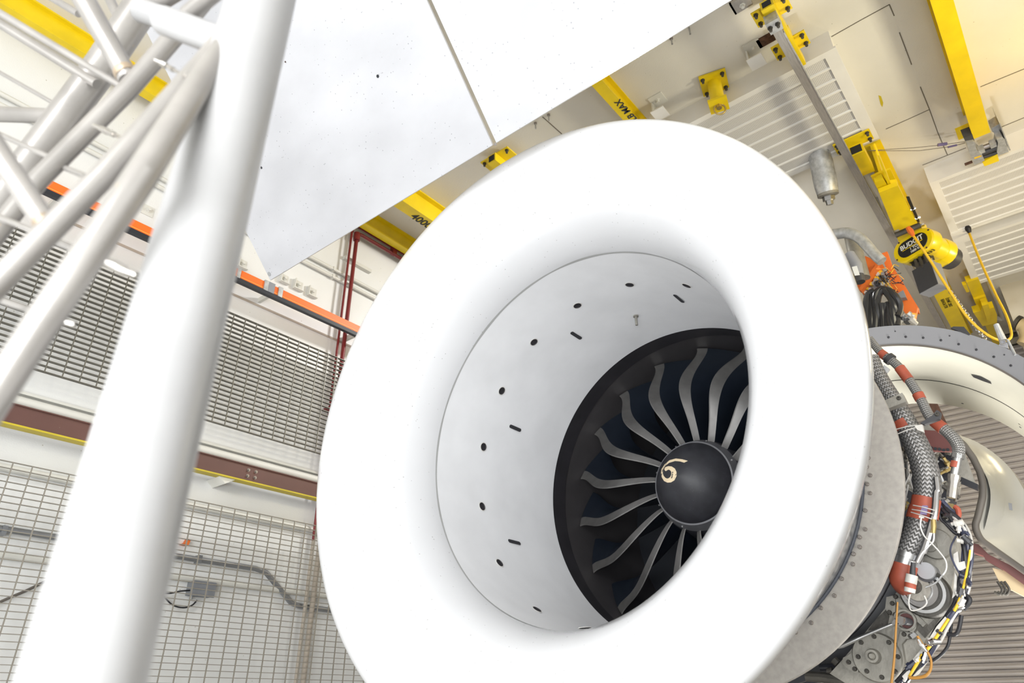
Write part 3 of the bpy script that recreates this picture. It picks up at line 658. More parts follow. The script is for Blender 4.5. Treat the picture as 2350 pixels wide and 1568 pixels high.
for k in range(18):
    rot = Matrix.Translation(EC - ORG[eng]) @ Matrix.Rotation(R(20 * k), 4, 'X')
    o = bpy.data.objects.new('fan_blade', bl_me); COL.objects.link(o); o.parent = eng; o.matrix_local = rot; ORG[o] = ORG[eng]
    q = bpy.data.objects.new('leading_edge', le_me); COL.objects.link(q); q.parent = o
part('hub', MB().lathe([(4.10, .285), (4.12, .30), (4.6, .36), (4.9, .38)], EC, n=64), 'spinner', eng)
SPIN = [(3.838, 0), (3.841, .02), (3.850, .05), (3.872, .10), (3.905, .155), (3.955, .208), (4.005, .244), (4.026, .2555)]
spn = part('spinner', MB().lathe(SPIN + [(4.032, .2562)], EC, n=96), 'spinner', eng)
part('spinner_band', MB().lathe([(4.032, .2562), (4.034, .266), (4.10, .292)], EC, n=96), 'spinner_band', spn)
for a in (25, 70, 115, 160, 205, 250, 295, 340):
    c = EC + Vector((4.06, .278 * cos(R(a)), .278 * sin(R(a)))); part('screw', MB().cyl(c, c - Vector((.006, -.004 * cos(R(a)), -.004 * sin(R(a)))), .006, 8), 'steel', spn)
def hit_spinner(px, py, lift=.0012):
    d = ray(px, py); lo, hi = 3.7 / d.x, 4.03 / d.x
    def g(t):
        P = CAMLOC + d * t; r = math.hypot(P.y - EY, P.z - EZ)
        if r > .2562: return -1
        for (xa, ra), (xb, rb_) in zip(SPIN, SPIN[1:]):
            if ra <= r <= rb_: return P.x - (xa + (xb - xa) * (r - ra) / (rb_ - ra))
        return -1
    for k in range(400):
        t = lo + (hi - lo) * k / 400
        if g(t) >= 0: break
    return CAMLOC + d * (t - lift)
Zs = lambda L: [(1240 + x / 3.136, 720 + y / 3.136) for x, y in L]
oute = Zs([(1062, 1060), (1020, 1048), (975, 1043), (930, 1055), (895, 1085), (872, 1120), (868, 1150), (875, 1180), (890, 1205), (915, 1217), (940, 1215), (965, 1200), (980, 1170), (980, 1140), (968, 1115), (945, 1100), (920, 1098), (900, 1105), (892, 1120), (898, 1132)])
inne = Zs([(1035, 1073), (1005, 1064), (970, 1061), (928, 1074), (900, 1094), (884, 1122), (881, 1150), (888, 1168), (900, 1182), (914, 1188), (925, 1184), (936, 1174), (943, 1158), (943, 1142), (938, 1132), (928, 1124), (920, 1124), (915, 1126), (910, 1130), (905, 1133)])
def fine(L): 
    out = []
    for a, b in zip(L, L[1:]): out += [(a[0] + (b[0] - a[0]) * k / 3, a[1] + (b[1] - a[1]) * k / 3) for k in range(3)]
    return out + [L[-1]]
O3 = [hit_spinner(*p) for p in fine(oute)]; I3 = [hit_spinner(*p) for p in fine(inne)]
M3 = [hit_spinner((a[0] + b[0]) / 2, (a[1] + b[1]) / 2) for a, b in zip(fine(oute), fine(inne))]
part('swirl_mark', MB().grid([O3, M3, I3]), 'swirl', spn, label='cream comma-shaped swirl')

# mounting flange, its bolts, seal and foil skirt
XG, RG = 3.8702, 1.2215
fl = part('mounting_flange', MB().lathe([(XG + .03, 1.035), (XG, 1.035), (XG, RG), (XG + .006, RG + .004), (XG + .03, RG + .004), (XG + .03, 1.035)], EC, n=160), 'flange', eng)
part('seal', MB().lathe([(XG - .008 + .010 * cos(a), 1.036 + .010 * sin(a)) for a in [2 * pi * k / 8 for k in range(8)]], EC, n=128, closed=True), 'seal', fl)
part('foil_skirt', MB().lathe([(2.70, 1.005), (3.4, 1.0), (3.6, 1.012), (3.70, 1.02), (XG - .004, 1.032)], EC, n=128), 'foil', eng)
part('bellmouth_back', MB().lathe([(XL + CC + DT, 1.03), (3.3, 1.012), (3.62, 1.016)], EC, n=128), 'white_gloss', eng)
rbolt = mesh_of('bolt', roundbolt(.0105, .012), 'bolt')
for x, y in [(463, 74), (440, 137), (461, 202), (427, 327), (426, 462), (387, 519), (388, 590), (343, 640), (338, 713), (258, 818), (205, 940), (107, 1028), (38, 1135)]:
    inst('bolt', rbolt, fl, look_m(PX(1850 + x / 3.136, 1068 + y / 3.136, XG), (-1, 0, 0)))
for x, y in [(450, 1102), (438, 1167), (462, 1228)]: inst('bolt', rbolt, fl, look_m(PX(1850 + x / 3.136, 700 + y / 3.136, XG), (-1, 0, 0)))
for x, y in [(830, 948), (700, 1100)]: inst('bolt', rbolt, fl, look_m(PX(1650 + x / 4.7, 1250 + y / 4.7, XG), (-1, 0, 0)))
for k in range(24):
    a = R(-90 - 9 * k - 40) if k > 6 else R(100 + 9 * k)
    if 60 < (math.degrees(a) % 360) < 175: inst('bolt', rbolt, fl, look_m(EC + Vector((XG, 1.072 * cos(a), 1.072 * sin(a))), (-1, 0, 0)))
# fan case, core and pylon
part('fan_case', MB().lathe([(3.90, 1.03), (3.90, 1.12), (3.99, 1.12), (4.0, 1.16), (4.03, 1.16), (4.04, 1.10), (4.5, 1.10), (4.52, 1.17), (4.56, 1.17), (4.58, 1.10), (5.1, 1.08), (5.12, 1.14), (5.2, 1.14), (5.2, .5)], EC, n=128), 'case', eng)
part('core_cowl', MB().lathe([(5.2, .72), (5.9, .74), (6.8, .62), (7.6, .45), (7.6, 0)], EC, n=64), 'casting_dark', eng)
part('pylon', MB().box((6.25, EY - .16, EZ + .6), (6.9, EY + .16, ZC)), 'casting_dark', eng, False)

# ---- accessory gearbox on the side of the fan case (faces the intake end)
XGB = 4.22
Q = lambda L, ox=1850, oy=1068, s=3.136: [(ox + x / s, oy + y / s) for x, y in L]
def plane(L, X): return [PX(x, y, X) for x, y in L]
def pxr(px, r, X): return r * depth(PX(px[0], px[1], X)) / FPX
gb = part('gearbox', MB().prism(plane(Q([(170, 1500), (270, 1390), (330, 1320), (560, 1040), (690, 860), (740, 700), (860, 420), (960, 390), (1070, 470), (1080, 700), (1050, 850), (1010, 1040), (900, 1300), (760, 1500), (600, 1580), (300, 1580)]), XGB), (.16, 0, 0)), 'casting', eng)
def raised(name, pts, h, m, par=gb, X=XGB, label=None): return part(name, MB().prism(plane(pts, X), (-h, 0, 0)), m, par, label=label)
W2 = lambda L: [(1930 + x / 6.877, 1340 + y / 6.877) for x, y in L]
raised('casting_web', W2([(880, 230), (960, 240), (1370, 640), (1330, 690), (1200, 590), (900, 330)]), .03, 'casting')
raised('casting_web', W2([(740, 220), (880, 190), (880, 480), (780, 500), (720, 400)]), .03, 'casting')
raised('casting_pocket', W2([(430, 740), (560, 560), (730, 400), (765, 520), (740, 640), (520, 730)]), .008, 'casting_dark')  # raised slab, its dark colour stands for the shade of a recess
raised('casting_rim', W2([(960, 760), (1130, 780), (1200, 860), (1050, 880), (985, 960), (1020, 1180), (1020, 1320), (930, 1400), (955, 1200), (915, 960)]), .035, 'casting')
raised('casting_pocket', W2([(1050, 890), (1190, 880), (1290, 1040), (1060, 1290), (1030, 1180), (1000, 970)]), .006, 'casting')
raised('casting_pocket', W2([(1220, 620), (1330, 700), (1560, 480), (1640, 440), (1480, 680), (1330, 860), (1210, 740)]), .006, 'casting_dark')  # recess shade put into the dark colour, no real hollow
raised('square_boss', W2([(1120, 820), (1190, 775), (1240, 830), (1165, 880)]), .05, 'steel')
raised('square_boss', W2([(1300, 670), (1340, 625), (1375, 650), (1330, 695)]), .05, 'casting')
raised('ear', W2([(40, 1250), (60, 1170), (140, 1130), (240, 1060), (300, 1400), (230, 1400), (110, 1330)]), .03, 'casting')
socket = mesh_of('bolt', roundbolt(.0115, .014), 'casting_dark')
def disc(name, px, r, h, m, par, X=XGB, prof=None, label=None):
    c = PX(px[0], px[1], X); rr = pxr(px, r, X); pr_ = [(0, rr), (-h * .8, rr), (-h, rr * .95), (-h, 0)] if prof is None else [(-h * a, rr * b) for a, b in prof]
    return part(name, MB().lathe(pr_, c, n=40), m, par, label=label)
W2p = lambda x, y: (1930 + x / 6.877, 1340 + y / 6.877)
cp = disc('cover_plate', W2p(600, 1165), 53, .05, 'casting', gb, label='round bolted cover plate')
disc('cover_hub', W2p(560, 1155), 16, .09, 'casting', gb, prof=[(0, 1.05), (.7, 1.0), (1, .85), (1, .55), (.95, .5), (1.12, .3), (1.12, 0)])
for x, y in ((525, 835), (322, 928), (275, 1155), (410, 1382), (648, 1478), (858, 1385), (902, 1155), (760, 928)): inst('bolt', socket, gb, look_m(PX(*W2p(x, y), XGB - .05), (-1, 0, 0)))
for x, y in ((865, 207), (815, 313), (125, 1240), (220, 1348), (770, 455), (860, 490), (1000, 800), (1100, 830)): inst('bolt', socket, gb, look_m(PX(*W2p(x, y), XGB - .03), (-1, 0, 0)))
disc('pad_ring', W2p(1050, 590), 23, .06, 'casting', gb, prof=[(0, 1), (1, 1), (1, .8), (.4, .78), (.4, 0)])
disc('pad_seal', W2p(1060, 595), 16.5, .035, 'maroon', gb)
disc('drive_nub', W2p(1085, 605), 6, .075, 'dark_grey', gb)
raised('pad_lug', W2([(1150, 690), (1230, 650), (1220, 720), (1170, 790), (1110, 760)]), .05, 'casting')
# generator: concentric machined rings
disc('generator_ring', (2128, 1365), 52, .06, 'casting_dark', gb)
disc('generator_ring', (2126, 1362), 46, .09, 'steel', gb, prof=[(0, 1), (1, 1), (1, .86), (.6, .85), (.6, 0)])
disc('generator_ring', (2122, 1360), 36, .11, 'chrome', gb, prof=[(0, 1), (1, 1), (1, .9), (.8, .88), (.8, 0)])
disc('generator_face', (2116, 1356), 28, .115, 'casting', gb)
disc('generator_face', (2110, 1352), 16, .13, 'casting_dark', gb)
disc('round_cap', (2138, 1318), 19, .14, 'cowl_grey', gb, label='pale round cap')
disc('round_cap', (2137, 1322), 20.5, .12, 'dark_grey', gb)
disc('side_cover', (2150, 1250), 34, .03, 'casting', gb); disc('side_cover', (2138, 1255), 14, .04, 'casting', gb)
# connector with red band
def tubepx(name, L, X, m, par=eng, n=14, smooth=4, label=None, cap=True):
    """pixel polyline with pixel widths laid on the plane x = X (X may be a list)"""
    Xl = X if isinstance(X, (list, tuple)) else [X] * len(L)
    P = [PX(x, y, xx) for (x, y, w_), xx in zip(L, Xl)]; rr = [.5 * w_ * depth(p) / FPX for (x, y, w_), p in zip(L, P)]
    return part(name, MB().tube(P, rr, n, cap, smooth), m, par, label=label)
Qw = lambda L, ox=1850, oy=1068, s=3.136: [(ox + x / s, oy + y / s, w_) for x, y, w_ in L]
Q8w = lambda L: Qw(L, 1850, 700)
con = tubepx('connector', Qw([(770, 700, 10), (765, 790, 13)]), 3.98, 'dark_grey', smooth=0)
tubepx('connector_body', Qw([(762, 790, 25), (752, 850, 25)]), 3.98, 'white_part', con, smooth=0); tubepx('connector_band', Qw([(753, 848, 24), (748, 885, 24)]), 3.98, 'silicone', con, smooth=0)
tubepx('connector_body', Qw([(748, 884, 24), (744, 915, 23)]), 3.98, 'white_part', con, smooth=0)

# braided hoses with red silicone bands, collars and clamp blocks
XH = 4.05
h1 = tubepx('braided_hose', Q8w([(470, 380, 32), (505, 470, 33), (560, 580, 36), (625, 690, 40), (690, 800, 45), (750, 920, 50), (815, 1060, 54), (860, 1200, 57), (872, 1330, 57), (855, 1450, 56)]) + Qw([(828, 400, 58), (785, 520, 60), (745, 600, 60), (722, 660, 60)]), XH, 'braid_big', n=24, smooth=6)
tubepx('hose_band', Q8w([(695, 838, 47.5), (728, 893, 50)]), XH, 'silicone', h1, n=24, smooth=0)
tubepx('hose_band', Q8w([(866, 1392, 59), (845, 1520, 60)]) + Qw([(842, 330, 61), (822, 402, 61)]), XH, 'silicone', h1, n=24, smooth=0)
tubepx('hose_collar', Qw([(735, 632, 63), (722, 668, 63)]), XH, 'steel', h1, n=24, smooth=0)
tubepx('pipe_elbow', Qw([(722, 668, 55), (705, 722, 54)]), XH, 'steel', h1, n=24, smooth=0)
tubepx('pipe_elbow', Qw([(706, 715, 56), (696, 770, 55), (690, 815, 54), (700, 850, 50), (722, 880, 44)]), [XH, XH, XH, XH + .05, XH + .14], 'silicone', h1, n=24, smooth=4, label='red silicone elbow')
for p, q in (((770, 288), (925, 325)), ((762, 318), (912, 350)), ((755, 338), (905, 388))):
    a, b = plane(Q([p, q]), XH - .10); part('lacing_wire', MB().tube([a, (a + b) / 2 + Vector((-.015, 0, 0)), b], .0028, 6, smooth=4), 'wire_white', h1)
for p, q in (((650, 895), (800, 865)), ((655, 930), (800, 880))):
    a, b = [PX(1850 + x / 3.136, 700 + y / 3.136, XH - .085) for x, y in (p, q)]; part('lacing_wire', MB().tube([a, (a + b) / 2 + Vector((-.01, 0, .0)), b], .0028, 6), 'wire_white', h1)
part('label_sleeve', MB().prism(plane(Q([(835, 290), (872, 290), (862, 355), (818, 352)]), XH - .105), (.02, 0, 0)), 'sil_label', h1, False)
part('label_tag', MB().prism(plane(Q([(812, 362), (848, 366), (846, 382), (812, 378)]), XH - .11), (.01, 0, 0)), 'white_part', h1, False)
tubepx('bright_sleeve', Q8w([(935, 1240, 12), (945, 1330, 13)]) + Qw([(935, 200, 14), (925, 330, 15), (900, 430, 17), (870, 540, 17), (840, 620, 16), (800, 700, 14)]), XH - .06, 'chrome', h1, n=10)
tubepx('end_fitting', Qw([(915, 390, 11), (918, 440, 12), (915, 490, 9)]), XH - .08, 'brass', h1, n=8, smooth=0)
h2 = tubepx('braided_hose', Q8w([(455, 240, 15), (500, 300, 17), (545, 350, 18), (600, 390, 19), (650, 430, 19.5), (700, 485, 20), (750, 555, 20.5), (795, 625, 21), (835, 700, 21.5), (880, 790, 22), (930, 850, 24), (1000, 900, 26), (1065, 965, 27), (1098, 1030, 27), (1093, 1085, 25)]), 4.12, 'braid_small', n=18, smooth=5)
for L in ([(535, 345, 20), (572, 372, 20)], [(672, 452, 22.5), (738, 540, 23)], [(803, 640, 24), (825, 682, 24)], [(922, 840, 26), (985, 890, 28)]): tubepx('hose_band', Q8w(L), 4.12, 'silicone', h2, n=18, smooth=0)
tubepx('hose_clamp', Q8w([(588, 380, 27), (615, 400, 27)]), 4.12, 'dark_grey', h2, n=18, smooth=0)
tubepx('hose_nut', Q8w([(1094, 1075, 27), (1090, 1105, 27)]), 4.12, 'steel', h2, n=8, smooth=0)
tubepx('hose_pipe', Q8w([(1088, 1105, 19), (1075, 1180, 18), (1064, 1230, 18)]), 4.12, 'steel', h2, smooth=0)
tubepx('hose_band', Q8w([(1078, 1128, 20), (1068, 1172, 20)]), 4.12, 'silicone', h2, smooth=0)
tubepx('pipe_coupling', Q8w([(1066, 1225, 27), (1062, 1250, 27), (1058, 1290, 21), (1054, 1325, 22), (1046, 1390, 21)]), 4.12, 'fitting', h2, n=10, smooth=0)
def block(name, L, X, t, m, par, ox=1850, oy=700): return part(name, MB().prism([PX(ox + x / 3.136, oy + y / 3.136, X) for x, y in L], (t, 0, 0)), m, par, False)
block('clamp_block', [(555, 690), (690, 632), (722, 695), (590, 745)], 3.93, .05, 'casting', h1); inst('bolt', socket, h1, look_m(PX(1850 + 668 / 3.136, 700 + 672 / 3.136, 3.93), (-1, 0, 0)))
block('clamp_block', [(820, 850), (905, 800), (940, 755), (970, 775), (960, 820), (850, 860)], 4.0, .03, 'dark_grey', h2); inst('bolt', socket, h2, look_m(PX(1850 + 943 / 3.136, 700 + 788 / 3.136, 4.0), (-1, 0, 0)))
block('clamp_tab', [(560, 430), (600, 460), (575, 490), (545, 470)], 4.05, .02, 'galv', h2)
block('white_clip', [(780, 870), (835, 860), (845, 915), (800, 900)], 3.95, .03, 'white_part', h1)
# maroon brackets and dark machinery behind the hoses
block('maroon_panel', [(840, 900), (930, 905), (1010, 960), (1055, 1020), (1070, 1055), (890, 1050), (850, 1000)], 4.7, .03, 'maroon', eng)
for x, y in ((900, 1028), (930, 1035), (960, 1038), (990, 1045), (1020, 1042)): part('bolt_hole', MB().cyl(PX(1850 + x / 3.136, 700 + y / 3.136, 4.695), PX(1850 + x / 3.136, 700 + y / 3.136, 4.71), .009, 10), 'void', eng)
block('orange_plate', [(880, 710), (945, 712), (1015, 860), (985, 855), (960, 800), (900, 770)], 4.75, .03, 'rust', eng)
block('heat_shield', [(840, 870), (900, 860), (1000, 900), (1120, 1010), (1220, 1290), (1100, 1250), (1040, 1080), (930, 930), (850, 905)], 4.9, .03, 'casting', eng)
block('dark_bracket', [(1085, 1215), (1110, 1235), (1235, 1290), (1230, 1330), (1090, 1270)], 4.85, .05, 'black_rubber', eng)
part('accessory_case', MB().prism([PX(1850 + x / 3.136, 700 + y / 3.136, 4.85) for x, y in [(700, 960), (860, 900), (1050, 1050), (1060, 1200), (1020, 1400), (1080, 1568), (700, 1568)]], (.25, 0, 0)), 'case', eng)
rng = random.Random(11)
for k in range(34):      # small unions, nuts and pipe ends among the hoses
    t_ = rng.random()
    if k < 12: x, y, X = rng.uniform(880, 1040), 1060 + rng.uniform(0, 200), 4.8
    elif k < 22: x, y, X = rng.uniform(690, 760), 1060 + rng.uniform(0, 420), 4.25
    else: x, y, X = rng.uniform(950, 1090), 1300 + rng.uniform(0, 240), 4.2
    c = PX(1850 + x / 3.136, 700 + y / 3.136, X); d_ = Vector((rng.uniform(-1, 1), rng.uniform(-1, 1), rng.uniform(-1, 1))).normalized()
    r_ = rng.uniform(.009, .02); L_ = rng.uniform(.03, .07); m_ = rng.choice(['steel', 'casting', 'brass', 'fitting', 'casting_dark', 'galv'])
    part('pipe_union', MB().lathe([(-L_, r_ * .6), (-L_ * .4, r_ * .6), (-L_ * .4, r_), (L_ * .3, r_), (L_ * .3, r_ * .7), (L_, r_ * .7), (L_, 0)], c, d_, 10), m_, eng)
# wiring harness down the outer edge
HX = 4.12
path = [(955, 255), (1010, 320), (1075, 385), (1125, 460), (1155, 560), (1160, 680), (1150, 800), (1130, 900), (1095, 990), (1045, 1080), (985, 1170), (910, 1290), (830, 1400), (750, 1490), (690, 1560)]
cols = ['black_rubber', 'blue_black', 'black_rubber', 'blue_black', 'wire_white', 'black_rubber', 'blue_black', 'wire_white']
for j, m_ in enumerate(cols):
    L = []
    for i, (x, y) in enumerate(path):
        nx = (j - 3.5) * 9 + 9 * sin(i * 1.7 + j * 2.1); L.append((x + nx, y + 4 * sin(i * 2.3 + j), 7 if m_ == 'wire_white' else 9.5))
    tubepx('harness_cable', Qw(L), [HX - .02 * sin(i * 1.1 + j * 1.3) for i in range(len(path))], m_, n=8, smooth=3)
tubepx('yellow_wire', Qw([(1180, 610, 4), (1168, 700, 4.5), (1145, 820, 5), (1120, 920, 5), (1090, 1000, 6), (1065, 1050, 6)]), HX - .06, 'wire_yellow', n=8)
tubepx('yellow_wire', Qw([(1025, 1105, 6), (970, 1190, 6.5), (900, 1290, 7), (860, 1340, 7)]), HX - .06, 'wire_yellow', n=8)
tubepx('yellow_wire', Qw([(838, 1362, 7), (790, 1440, 7), (740, 1525, 5)]), HX - .06, 'wire_yellow', n=8)
for pts in ([(1060, 640), (1090, 620), (1100, 700), (1140, 690), (1150, 740), (1110, 760), (1065, 740)], [(1050, 960), (1080, 930), (1085, 800), (1070, 770), (1060, 900)], [(940, 1160), (1000, 1090), (1020, 1110), (960, 1200), (900, 1290), (870, 1270)], [(740, 1430), (840, 1310), (865, 1330), (770, 1450)], [(690, 1520), (740, 1470), (760, 1490), (710, 1550)]):
    part('white_bracket', MB().prism(plane(Q(pts), HX - .03), (.03, 0, 0)), 'white_part', eng, False)
for k in range(26):
    i = rng.uniform(0.5, len(path) - 1.6); a_ = int(i); fr_ = i - a_
    x = path[a_][0] * (1 - fr_) + path[a_ + 1][0] * fr_ + rng.uniform(-45, 35); y = path[a_][1] * (1 - fr_) + path[a_ + 1][1] * fr_
    c = PX(1850 + x / 3.136, 1068 + y / 3.136, HX - rng.uniform(.03, .07)); s_ = rng.uniform(.009, .02)
    tdir = Vector((rng.uniform(-.3, .3), rng.uniform(-1, 1), rng.uniform(-1, 1))).normalized()
    part('harness_clip', MB().lathe([(-s_ * 1.3, 0), (-s_ * 1.3, s_ * .8), (0, s_ * .8), (0, s_), (s_ * .8, s_), (s_ * .8, s_ * .5), (s_ * 1.6, s_ * .5), (s_ * 1.6, 0)], c, tdir, 9), rng.choice(['white_part', 'steel', 'chrome', 'blue_black', 'dark_grey', 'white_part']), eng)
tubepx('cable_loop', Qw([(1118, 1080, 9), (1108, 1140, 9), (1095, 1190, 9), (1070, 1220, 9), (1010, 1215, 9)]), HX, 'black_rubber', n=8)
tubepx('cable_loop', Qw([(1045, 1140, 7), (1035, 1230, 7), (1015, 1310, 7), (960, 1375, 7), (890, 1420, 8)]), HX + .02, 'black_rubber', n=8)
tubepx('cable_loop', Qw([(1140, 930, 10), (1172, 960, 12), (1168, 990, 12), (1130, 1040, 10)]), HX, 'black_rubber', n=8)
tubepx('drain_tube', Qw([(800, 1230, 6), (835, 1290, 7), (870, 1340, 6), (898, 1400, 5), (895, 1470, 6), (860, 1515, 7), (800, 1530, 7), (740, 1530, 7)]), HX - .08, 'amber', n=8, label='bent amber drain tube')
tubepx('drain_fitting', Qw([(805, 1255, 8), (825, 1290, 9), (845, 1315, 9), (870, 1345, 5)]), HX - .09, 'chrome', n=8, smooth=0)
tubepx('thin_tube', Qw([(828, 380, 4), (822, 440, 4), (850, 510, 3.5), (900, 560, 3.5), (960, 625, 3.5), (1005, 690, 3.5), (1008, 750, 3.5), (985, 790, 4)]), XH - .12, 'wire_white', n=7)
tubepx('thin_tube', Qw([(920, 490, 4), (915, 545, 4), (880, 585, 4), (830, 640, 4), (800, 700, 4)]), XH - .11, 'wire_white', n=7)
tubepx('thin_tube', Qw([(748, 930, 3), (738, 985, 3.5), (757, 1045, 3.5), (830, 1030, 3.5), (868, 990, 3.5), (850, 940, 4)]), XH - .1, 'wire_white', n=7)
tubepx('thin_tube', Qw([(985, 790, 4), (930, 850, 4), (860, 880, 5)]), XH - .11, 'steel', n=7)
tubepx('thin_tube', Qw([(1080, 510, 4), (1045, 580, 4), (1040, 640, 4), (1070, 720, 4), (1105, 780, 4)]), HX - .05, 'blue_black', n=7)
tubepx('thin_tube', Qw([(950, 310, 5), (970, 390, 6), (1000, 420, 6), (1060, 480, 8), (1090, 500, 8)]), HX - .03, 'black_rubber', n=7)
for p in ([(690, 190), (730, 100), (745, 60)], [(760, 60), (750, 110), (778, 205)], [(700, 330), (720, 220), (735, 140)]): tubepx('thin_tube', Qw([(x, y, 3.5) for x, y in p]), 4.18, 'wire_white', n=6)
tubepx('amber_rod', Qw([(658, 985, 3.5), (652, 1080, 4), (645, 1200, 4.5), (635, 1380, 5), (614, 1575, 6)]), XH - .09, 'amber', n=8, smooth=3)
tubepx('red_elbow', Qw([(1065, 295, 10), (1090, 315, 12), (1098, 350, 12), (1095, 378, 10)]), HX, 'silicone', n=10)
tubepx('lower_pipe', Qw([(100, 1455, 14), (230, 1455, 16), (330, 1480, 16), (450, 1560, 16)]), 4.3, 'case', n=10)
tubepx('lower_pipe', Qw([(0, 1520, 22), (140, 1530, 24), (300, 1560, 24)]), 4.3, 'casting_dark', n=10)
for L in ([(200, 1400, 18), (230, 1430, 18)], [(150, 1480, 10), (190, 1475, 14)], [(330, 1500, 12), (390, 1520, 16)]): tubepx('lower_fitting', Qw(L), 4.26, 'casting_dark', n=10, smooth=0)

# ratchet wrench left on the drive pad
wc = PX(*W2p(920, 580), 4.05)
wt = thing('ratchet_wrench', wc, 'chrome ratchet wrench resting on the gearbox drive pad', 'wrench')
hd = [W2p(*q_) for q_ in ((800, 610), (850, 545), (930, 508), (995, 530), (1018, 580), (1000, 625), (930, 655), (850, 650), (805, 640))]
part('head', MB().prism([PX(x, y, 4.04) for x, y in hd], (.035, 0, 0)), 'chrome', wt)
part('socket', MB().cyl(PX(*W2p(990, 585), 4.075), PX(*W2p(1075, 605), 4.14), .019, 14), 'dark_grey', wt)
L = [(*W2p(830, 632), 5), (*W2p(780, 650), 6.5), (*W2p(500, 765), 8), (*W2p(290, 855), 8.5), (*W2p(280, 860), 9), (*W2p(190, 900), 10), (*W2p(20, 975), 11), (*W2p(-50, 1005), 7)]
P_ = [PX(x, y, 4.05) for x, y, _ in L]; part('handle', MB().tube(P_, [w_ * .5 * depth(p) / FPX for p, (_, _, w_) in zip(P_, L)], 12), 'steel', wt)
for q_ in ((860, 557), (870, 605), (905, 632)): c = PX(*W2p(*q_), 4.04); part('screw', MB().cyl(c - Vector((.002, 0, 0)), c, .004, 10), 'dark_grey', wt)

# ================================================================== OPEN COWL DOORS
CC2 = Vector((0, .9304, 1.2163 + CZ))
A0, A1 = R(75), R(196)
cw = thing('cowl_door', (5.0, .93, 3.6), 'open fan cowl door with a grey riveted rim and cream inside surface', 'cowl')
part('rim_flange', MB().lathe([(5.0, 1.1786), (5.0, 1.1786), (5.06, 1.062), (5.10, 1.066), (5.04, 1.186), (5.0, 1.1786)], CC2, n=72, a0=A0, a1=A1), 'cowl_grey', cw)
part('rim_seal', MB().lathe([(5.058, 1.062), (5.066, 1.052), (5.08, 1.054), (5.085, 1.064)], CC2, n=72, a0=A0, a1=A1), 'seal_grey', cw)
part('inner_skin', MB().lathe([(5.07, 1.056), (5.12, 1.03), (5.3, 1.005), (5.7, .975), (6.08, .9386), (6.11, .95), (5.9, 1.05), (5.5, 1.14), (5.04, 1.186)], CC2, n=72, a0=A0, a1=A1), 'cowl_cream', cw)
part('panel_joint', MB().lathe([(5.60, .9815), (5.604, .980), (5.612, .9795), (5.616, .981)], CC2, n=72, a0=A0, a1=A1), 'casting_dark', cw)
rivet = mesh_of('rivet', MB().lathe([(0, .0085), (.003, .007), (.004, 0)], (0, 0, 0), (0, 0, 1), 10), 'dark_grey')
nrm = Vector((-.117, 0, 0)); 
for k in range(20):
    a = R(82 + 5.6 * k); e = Vector((0, cos(a), sin(a))); P = CC2 + Vector((5.036, 0, 0)) + e * 1.106
    n_ = (Vector((-1, 0, 0)) * .889 - e * .457); inst('rivet', rivet, cw, look_m(P + n_ * .001, n_))
    if k % 3 == 1: P = CC2 + Vector((5.018, 0, 0)) + (Vector((0, cos(a + .04), sin(a + .04)))) * 1.142; inst('rivet', rivet, cw, look_m(P + n_ * .001, n_) @ Matrix.Scale(.6, 4))
a_ = [PX(1850 + x / 3.136, 700 + y / 3.136, 4.99) for x, y in ((1040, 165), (1060, 155), (1135, 157), (1180, 210), (1170, 215))]
part('latch_tab', MB().prism(a_, (.03, 0, 0)), 'dark_grey', cw, False)
a_ = [PX(1850 + x / 3.136, 700 + y / 3.136, 4.985) for x, y in ((1385, 290), (1400, 265), (1425, 258), (1450, 275), (1455, 310))]
part('hinge_lug', MB().prism(a_, (.03, 0, 0)), 'cowl_grey', cw, False)
lug = PX(1850 + 1417 / 3.136, 700 + 272 / 3.136, 4.98); part('lug_bush', MB().lathe([(0, .018), (-.01, .018), (-.01, .011), (.01, .011)], lug, n=16), 'chrome', cw)
a, b = PX(2286, 745, 5.0), PX(2302, 782, 5.0); part('strut_end', MB().tube([a, b], [.016, .022], 10), 'galv', cw)
a, b = PX(2312, 780, 5.0), PX(2330, 815, 5.0); part('hold_strut', MB().tube([a, b], .008, 8), 'galv', cw)
# vent slot on the inside of the cowl
def cowl_hit(px, py):
    d = ray(px, py); best = None
    for k in range(2000):
        t = (5.05 + 1.05 * k / 2000) / d.x; P = CAMLOC + d * t; r = math.hypot(P.y - CC2.y, P.z - CC2.z); x = P.x
        rp = 1.03 - (x - 5.12) * .14 if x < 5.3 else (1.005 - (x - 5.3) * .075 if x < 5.7 else .975 - (x - 5.7) * .096)
        if best is None or abs(r - rp) < best[0]: best = (abs(r - rp), P)
    return best[1]
for L in ([(1188, 503), (1260, 520), (1330, 558), (1335, 570), (1270, 548), (1205, 522)], ):
    P = [cowl_hit(1850 + x / 3.136, 700 + y / 3.136) * .997 + CAMLOC * .003 for x, y in L]; mb = MB(); mb.add(P, [(0, 1, 4, 5), (1, 2, 3, 4)]); part('vent_slot', mb, 'dark_grey', cw, False)
for x, y in ((1122, 697), (1538, 867)):
    P = cowl_hit(1850 + x / 3.136, 700 + y / 3.136) * .997 + CAMLOC * .003
    for dz in (-.014, .014): inst('rivet', rivet, cw, look_m(P + Vector((0, 0, dz)), (CC2 + Vector((P.x, 0, 0)) - P)))

